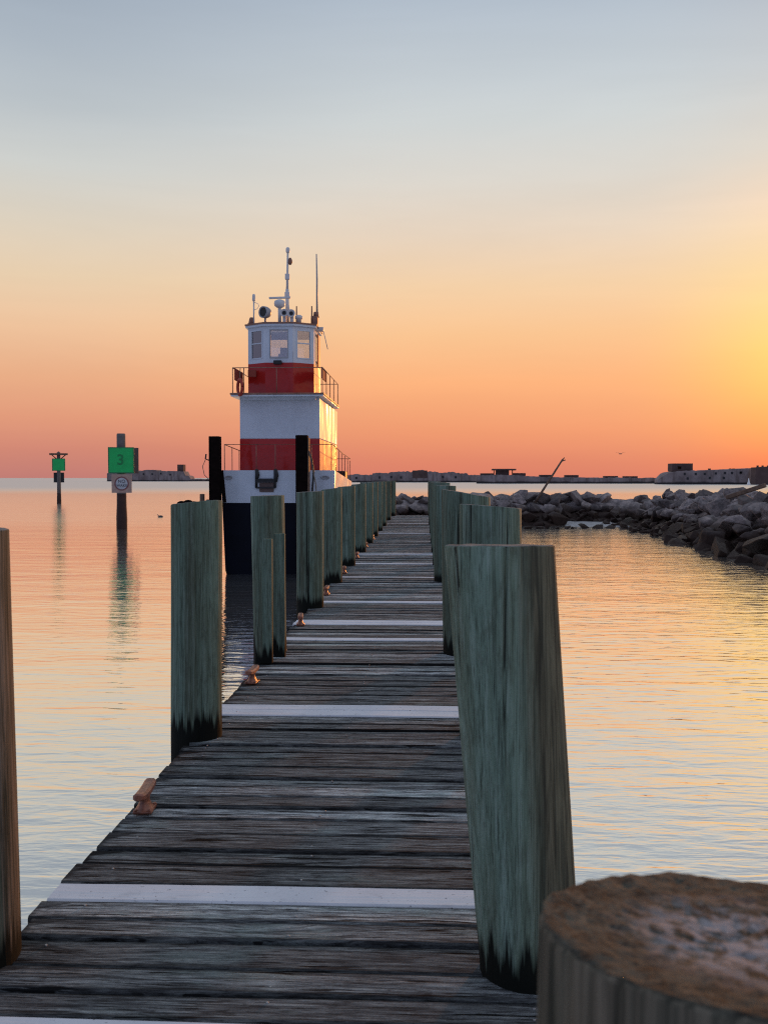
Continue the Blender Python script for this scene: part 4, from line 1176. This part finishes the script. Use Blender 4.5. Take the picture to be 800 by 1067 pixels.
# pale gravel shoal in the corner between the two arms
sh = MB(); rows = []
for k in range(9):
    yy = 53.2 + 0.75 * k
    row = []
    for j in range(12):
        xx = 7.7 + 0.36 * j
        edge = min(k, 8 - k, j, 11 - j)
        zz = WATER + (-0.12 if edge == 0 else 0.05 if edge == 1 else 0.10) + 0.03 * r2.uniform(-1, 1)
        row.append(sh.bm.verts.new((xx + 0.1 * r2.uniform(-1, 1), yy + 0.2 * r2.uniform(-1, 1), zz)))
    rows.append(row)
for a, b_ in zip(rows, rows[1:]):
    for j in range(11):
        f = sh.bm.faces.new((a[j], a[j + 1], b_[j + 1], b_[j])); f.smooth = True
M['shoal'] = plain('wet_gravel', (0.36, 0.34, 0.33), 0.6, 0, 0.35, 3.0, 0.03)
tag(sh.build('shoal', M['shoal']), kind='structure')

# driftwood beam and leaning pole
a = at_y(764, 515.5, 41.0); b_ = at_y(797, 505.5, 40.0)
lg = MB(); lg.beam(a - Vector((0.3, 0, 0.12)), b_, 0.22, 0.17, 0.03)
tag(lg.build('driftwood_beam', M['log']), 'brown squared timber beam lying tilted on top of the rocks at right', 'beam')
a = at_y(563.0, 514.5, 56.5); b_ = at_y(586, 478.5, 56.0)
d_ = (b_ - a)
pl = MB().tube([a - d_ * 0.25, a, a + d_ * 0.5, b_], [0.075, 0.07, 0.06, 0.05], 8)
pl.tube([b_ - d_ * 0.04, b_ + Vector((0.10, 0, 0.10))], [0.05, 0.03], 6); pl.tube([b_ - d_ * 0.06, b_ + Vector((0.16, 0, -0.04))], [0.045, 0.03], 6)
tag(pl.build('leaning_pole', M['log']), 'thin wooden pole leaning up out of the rocks against the sunset', 'pole')

# ------------------------------------------------------------------ sunken concrete ships
def wreck(name, pts, d, depth, base_px, label, mat='concrete', rz_=0.0):
    """hull side profile from (column, row) pairs; built at its own distance with a full beam"""
    rj = random.Random(int(d)); fine = []
    for (xa, ya), (xb, yb) in zip(pts, pts[1:]):
        fine.append((xa, ya)); k = int(abs(xb - xa) / 1.6)
        for i in range(1, k):
            fine.append((xa + (xb - xa) * i / k, ya + (yb - ya) * i / k + rj.choice((0, 0, 0, -0.25, 0.3, -0.45)) * (0.6 if mat != 'concrete' else 1)))
    pts = fine + [pts[-1]]
    xs = [(px - 442) * d / 1000 for px, _ in pts]
    zs_ = [CAM_Z - (py - 498) * d / 1000 - WATER for _, py in pts]
    xc = (xs[0] + xs[-1]) / 2
    root = thing(name, (xc, d, WATER), label, 'shipwreck', 'sunken concrete ships on the horizon')
    m_ = MB()
    n = len(pts)
    prof = []
    for x, z in zip(xs, zs_): prof.append((x - xc, z))
    L = prof[-1][0] - prof[0][0]
    rows = []
    for x, z in prof:
        t = (x - prof[0][0]) / L
        bw_ = depth * (0.35 + 0.65 * min(1, min(t, 1 - t) / 0.12))
        rows.append([m_.bm.verts.new(p) for p in ((x, -bw_ / 2, -2), (x, -bw_ / 2, z), (x, bw_ / 2, z), (x, bw_ / 2, -2))])
    for a, b_ in zip(rows, rows[1:]):
        for k in range(3): m_.bm.faces.new((a[k], a[k + 1], b_[k + 1], b_[k]))
    m_.bm.faces.new(rows[0]); m_.bm.faces.new(rows[-1][::-1])
    m_.build('hull', M[mat], root)
    root['_d'] = d; root['_xc'] = xc
    return root
def wx(root, px): return (px - 442) * root['_d'] / 1000 - root['_xc']
def wz(root, py): return CAM_Z - (py - 498) * root['_d'] / 1000 - WATER
def block(root, name, px0, px1, py0, py1, dep, mat='darkconcrete', yoff=0.0, bevel=0.0):
    return MB().box((wx(root, px0), -dep / 2 + yoff, wz(root, py1)), (wx(root, px1), dep / 2 + yoff, wz(root, py0)), bevel).build(name, M[mat], root)
def ports(root, lst, w_, h_, depth):
    for px, py in lst:
        MB().box((-w_ / 2, -0.15, -h_ / 2), (w_ / 2, 0.1, h_ / 2)).build('porthole', M['dark'], root, (wx(root, px), -depth / 2, wz(root, py)))

s = wreck('concrete_ship', [(109, 493), (116, 492), (128, 491.5), (140, 490.5), (147, 491), (150, 490), (153, 489.5), (163, 489.6), (164, 491), (182, 490.8), (192, 491.2), (194, 495.5), (198, 496.5), (199, 499), (219, 499.3), (220, 500.5)], 760, 15, 0,
          'small pale sunken ship hull on the left horizon behind the number 3 marker')
block(s, 'deckhouse', 184, 190.5, 484, 491.5, 7)
ports(s, [(150, 494), (159, 494), (168, 493.5), (178, 494.5)], 1.3, 1.4, 15)
s = wreck('concrete_ship', [(355, 498), (366, 494.5), (374, 494), (375, 495), (388, 495), (389, 493.2), (403, 492.8), (404, 493.6), (407, 492), (426, 491.2), (428, 492.3), (431, 490.5), (441, 489.8), (444, 491.2), (456, 492.0), (457, 492.8), (472, 491.8), (475, 493), (486, 493.4), (487, 495), (499, 495.2), (510, 497.5)], 600, 15, 0,
          'long broken sunken ship with a rusty middle, behind the far end of the pier')
block(s, 'rusty_deckhouse', 430, 445, 490.3, 498, 15.4, 'darkconcrete'); ports(s, [(372, 498), (396, 497.5), (408, 497), (418, 497.5), (461, 497), (474, 497.2)], 1.2, 1.3, 15)
s = wreck('concrete_ship', [(496, 497.5), (500, 495.5), (512, 495), (536, 495.2), (547, 496), (561, 497), (586, 497.5), (600, 497.3), (627, 498.2), (640, 497.6), (655, 498.2), (680, 498), (686, 499.5)], 470, 14, 0,
          'low sunken ship with a flat roofed pavilion left of the leaning pole')
block(s, 'pavilion', 516, 529, 490, 495.2, 6); block(s, 'pavilion_roof', 512, 536, 488.6, 490.2, 9)
for px in (513.5, 532.5): block(s, 'pavilion_post', px, px + 0.9, 490, 495.2, 0.6)
for q in ((500, 513, 493.2, 495.4), (534, 546, 493, 495.8), (561, 573, 494.8, 497.2), (587, 600, 495, 497.6), (627, 640, 496.0, 498), (647, 660, 496.2, 498.2)): block(s, 'deck_block', *q[:2], q[2], q[3], 6)
s = wreck('concrete_ship', [(680, 500), (684, 496.5), (688, 493.5), (692, 492.2), (700, 491), (716, 490.6), (735, 490.2), (755, 489.2), (779, 488.2)], 415, 16, 0,
          'large pale sunken ship hull at right with a square bridge house on deck')
block(s, 'bridge_house', 694, 699.6, 483.2, 491.4, 7); block(s, 'bridge_house', 703.6, 715, 483.2, 491, 7); block(s, 'bridge_house', 699.6, 703.6, 483.2, 486.2, 7); block(s, 'bridge_house', 699.6, 703.6, 489.2, 491.1, 7)
ports(s, [(704, 494), (715, 494), (724, 494), (735, 493.5), (744, 493), (751, 493), (760, 492.6), (759.3, 492.7), (707, 498.5), (729, 498), (743, 498)], 0.8, 0.9, 16)
for px in (733, 754, 757.5, 765, 768): block(s, 'bollard', px, px + 2.2, 488.3, 490.6, 1.0)
s = wreck('concrete_ship', [(778.5, 487.2), (790, 486.6), (820, 486), (880, 486.5), (900, 489)], 395, 16, 0,
          'dark rusty sunken ship hull cut off by the right border', 'darkconcrete')
for px in (782, 787, 792.5, 795): block(s, 'bollard', px, px + 1.6, 485.2, 487.6, 0.8)

# small white cone by the ships
p_ = on_plane(779.5, 505.4, WATER)
by = thing('buoy', p_, 'tiny white cone buoy in front of the dark ship at right', 'buoy')
k_ = p_.y / 1000
MB().lathe([(1.9 * k_, -0.2), (1.9 * k_, 0.8 * k_), (1.6 * k_, 1.5 * k_), (0.9 * k_, 3.5 * k_), (0.25 * k_, 7.0 * k_)], 14).build('cone', M['buoy'], by)

# ------------------------------------------------------------------ birds
p_ = at_y(646, 473, 150)
bd = MB(); s_ = 0.15
bd.tube([(-0.25, 0, 0), (-0.1, 0, 0.02), (0.12, 0, 0.01), (0.28, 0, 0.03)], [0.02, 0.07, 0.06, 0.02], 8)
for sgn in (-1, 1):
    q = [(0, 0.10 * sgn, 0.02), (0.32 * sgn, 0.05, 0.20), (0.75 * sgn, -0.05, 0.24)]
    v0 = [Vector((0.02 * sgn, 0.10, 0.03)), Vector((0.02 * sgn, -0.10, 0.03)), Vector((0.34 * sgn, -0.10, 0.20)), Vector((0.34 * sgn, 0.08, 0.20)), Vector((0.72 * sgn, -0.04, 0.22)), Vector((0.36 * sgn, 0.0, 0.21))]
    for a_i in ((0, 1, 2, 3), (3, 2, 4)):
        top = [v0[i] for i in a_i]
        ps = top; lo = [p - Vector((0, 0, 0.02)) for p in top]
        bd.face(ps); bd.face(lo[::-1])
        for k in range(len(ps)): bd.face([ps[k], ps[(k + 1) % len(ps)], lo[(k + 1) % len(ps)], lo[k]])
tag(bd.build('flying_gull', M['gull'], None, p_), 'small gull with raised wings flying above the right horizon', 'bird')
p_ = on_plane(167.5, 538.8, WATER)
dk = MB()
dk.tube([(-0.30, 0, 0.06), (-0.18, 0, 0.09), (0.02, 0, 0.10), (0.18, 0, 0.08), (0.26, 0, 0.05)], [0.02, 0.09, 0.11, 0.09, 0.03], 10)
dk.tube([(-0.2, 0, 0.12), (-0.24, 0, 0.20), (-0.27, 0, 0.26), (-0.33, 0, 0.26), (-0.40, 0, 0.25)], [0.045, 0.035, 0.05, 0.04, 0.012], 8)
tag(dk.build('swimming_duck', M['gull'], None, p_), 'small dark duck swimming on the calm water right of the number 3 marker', 'bird')

for o in bpy.data.objects:
    if o.name.startswith('swimming_duck'): o.scale = (0.65, 0.65, 0.6)
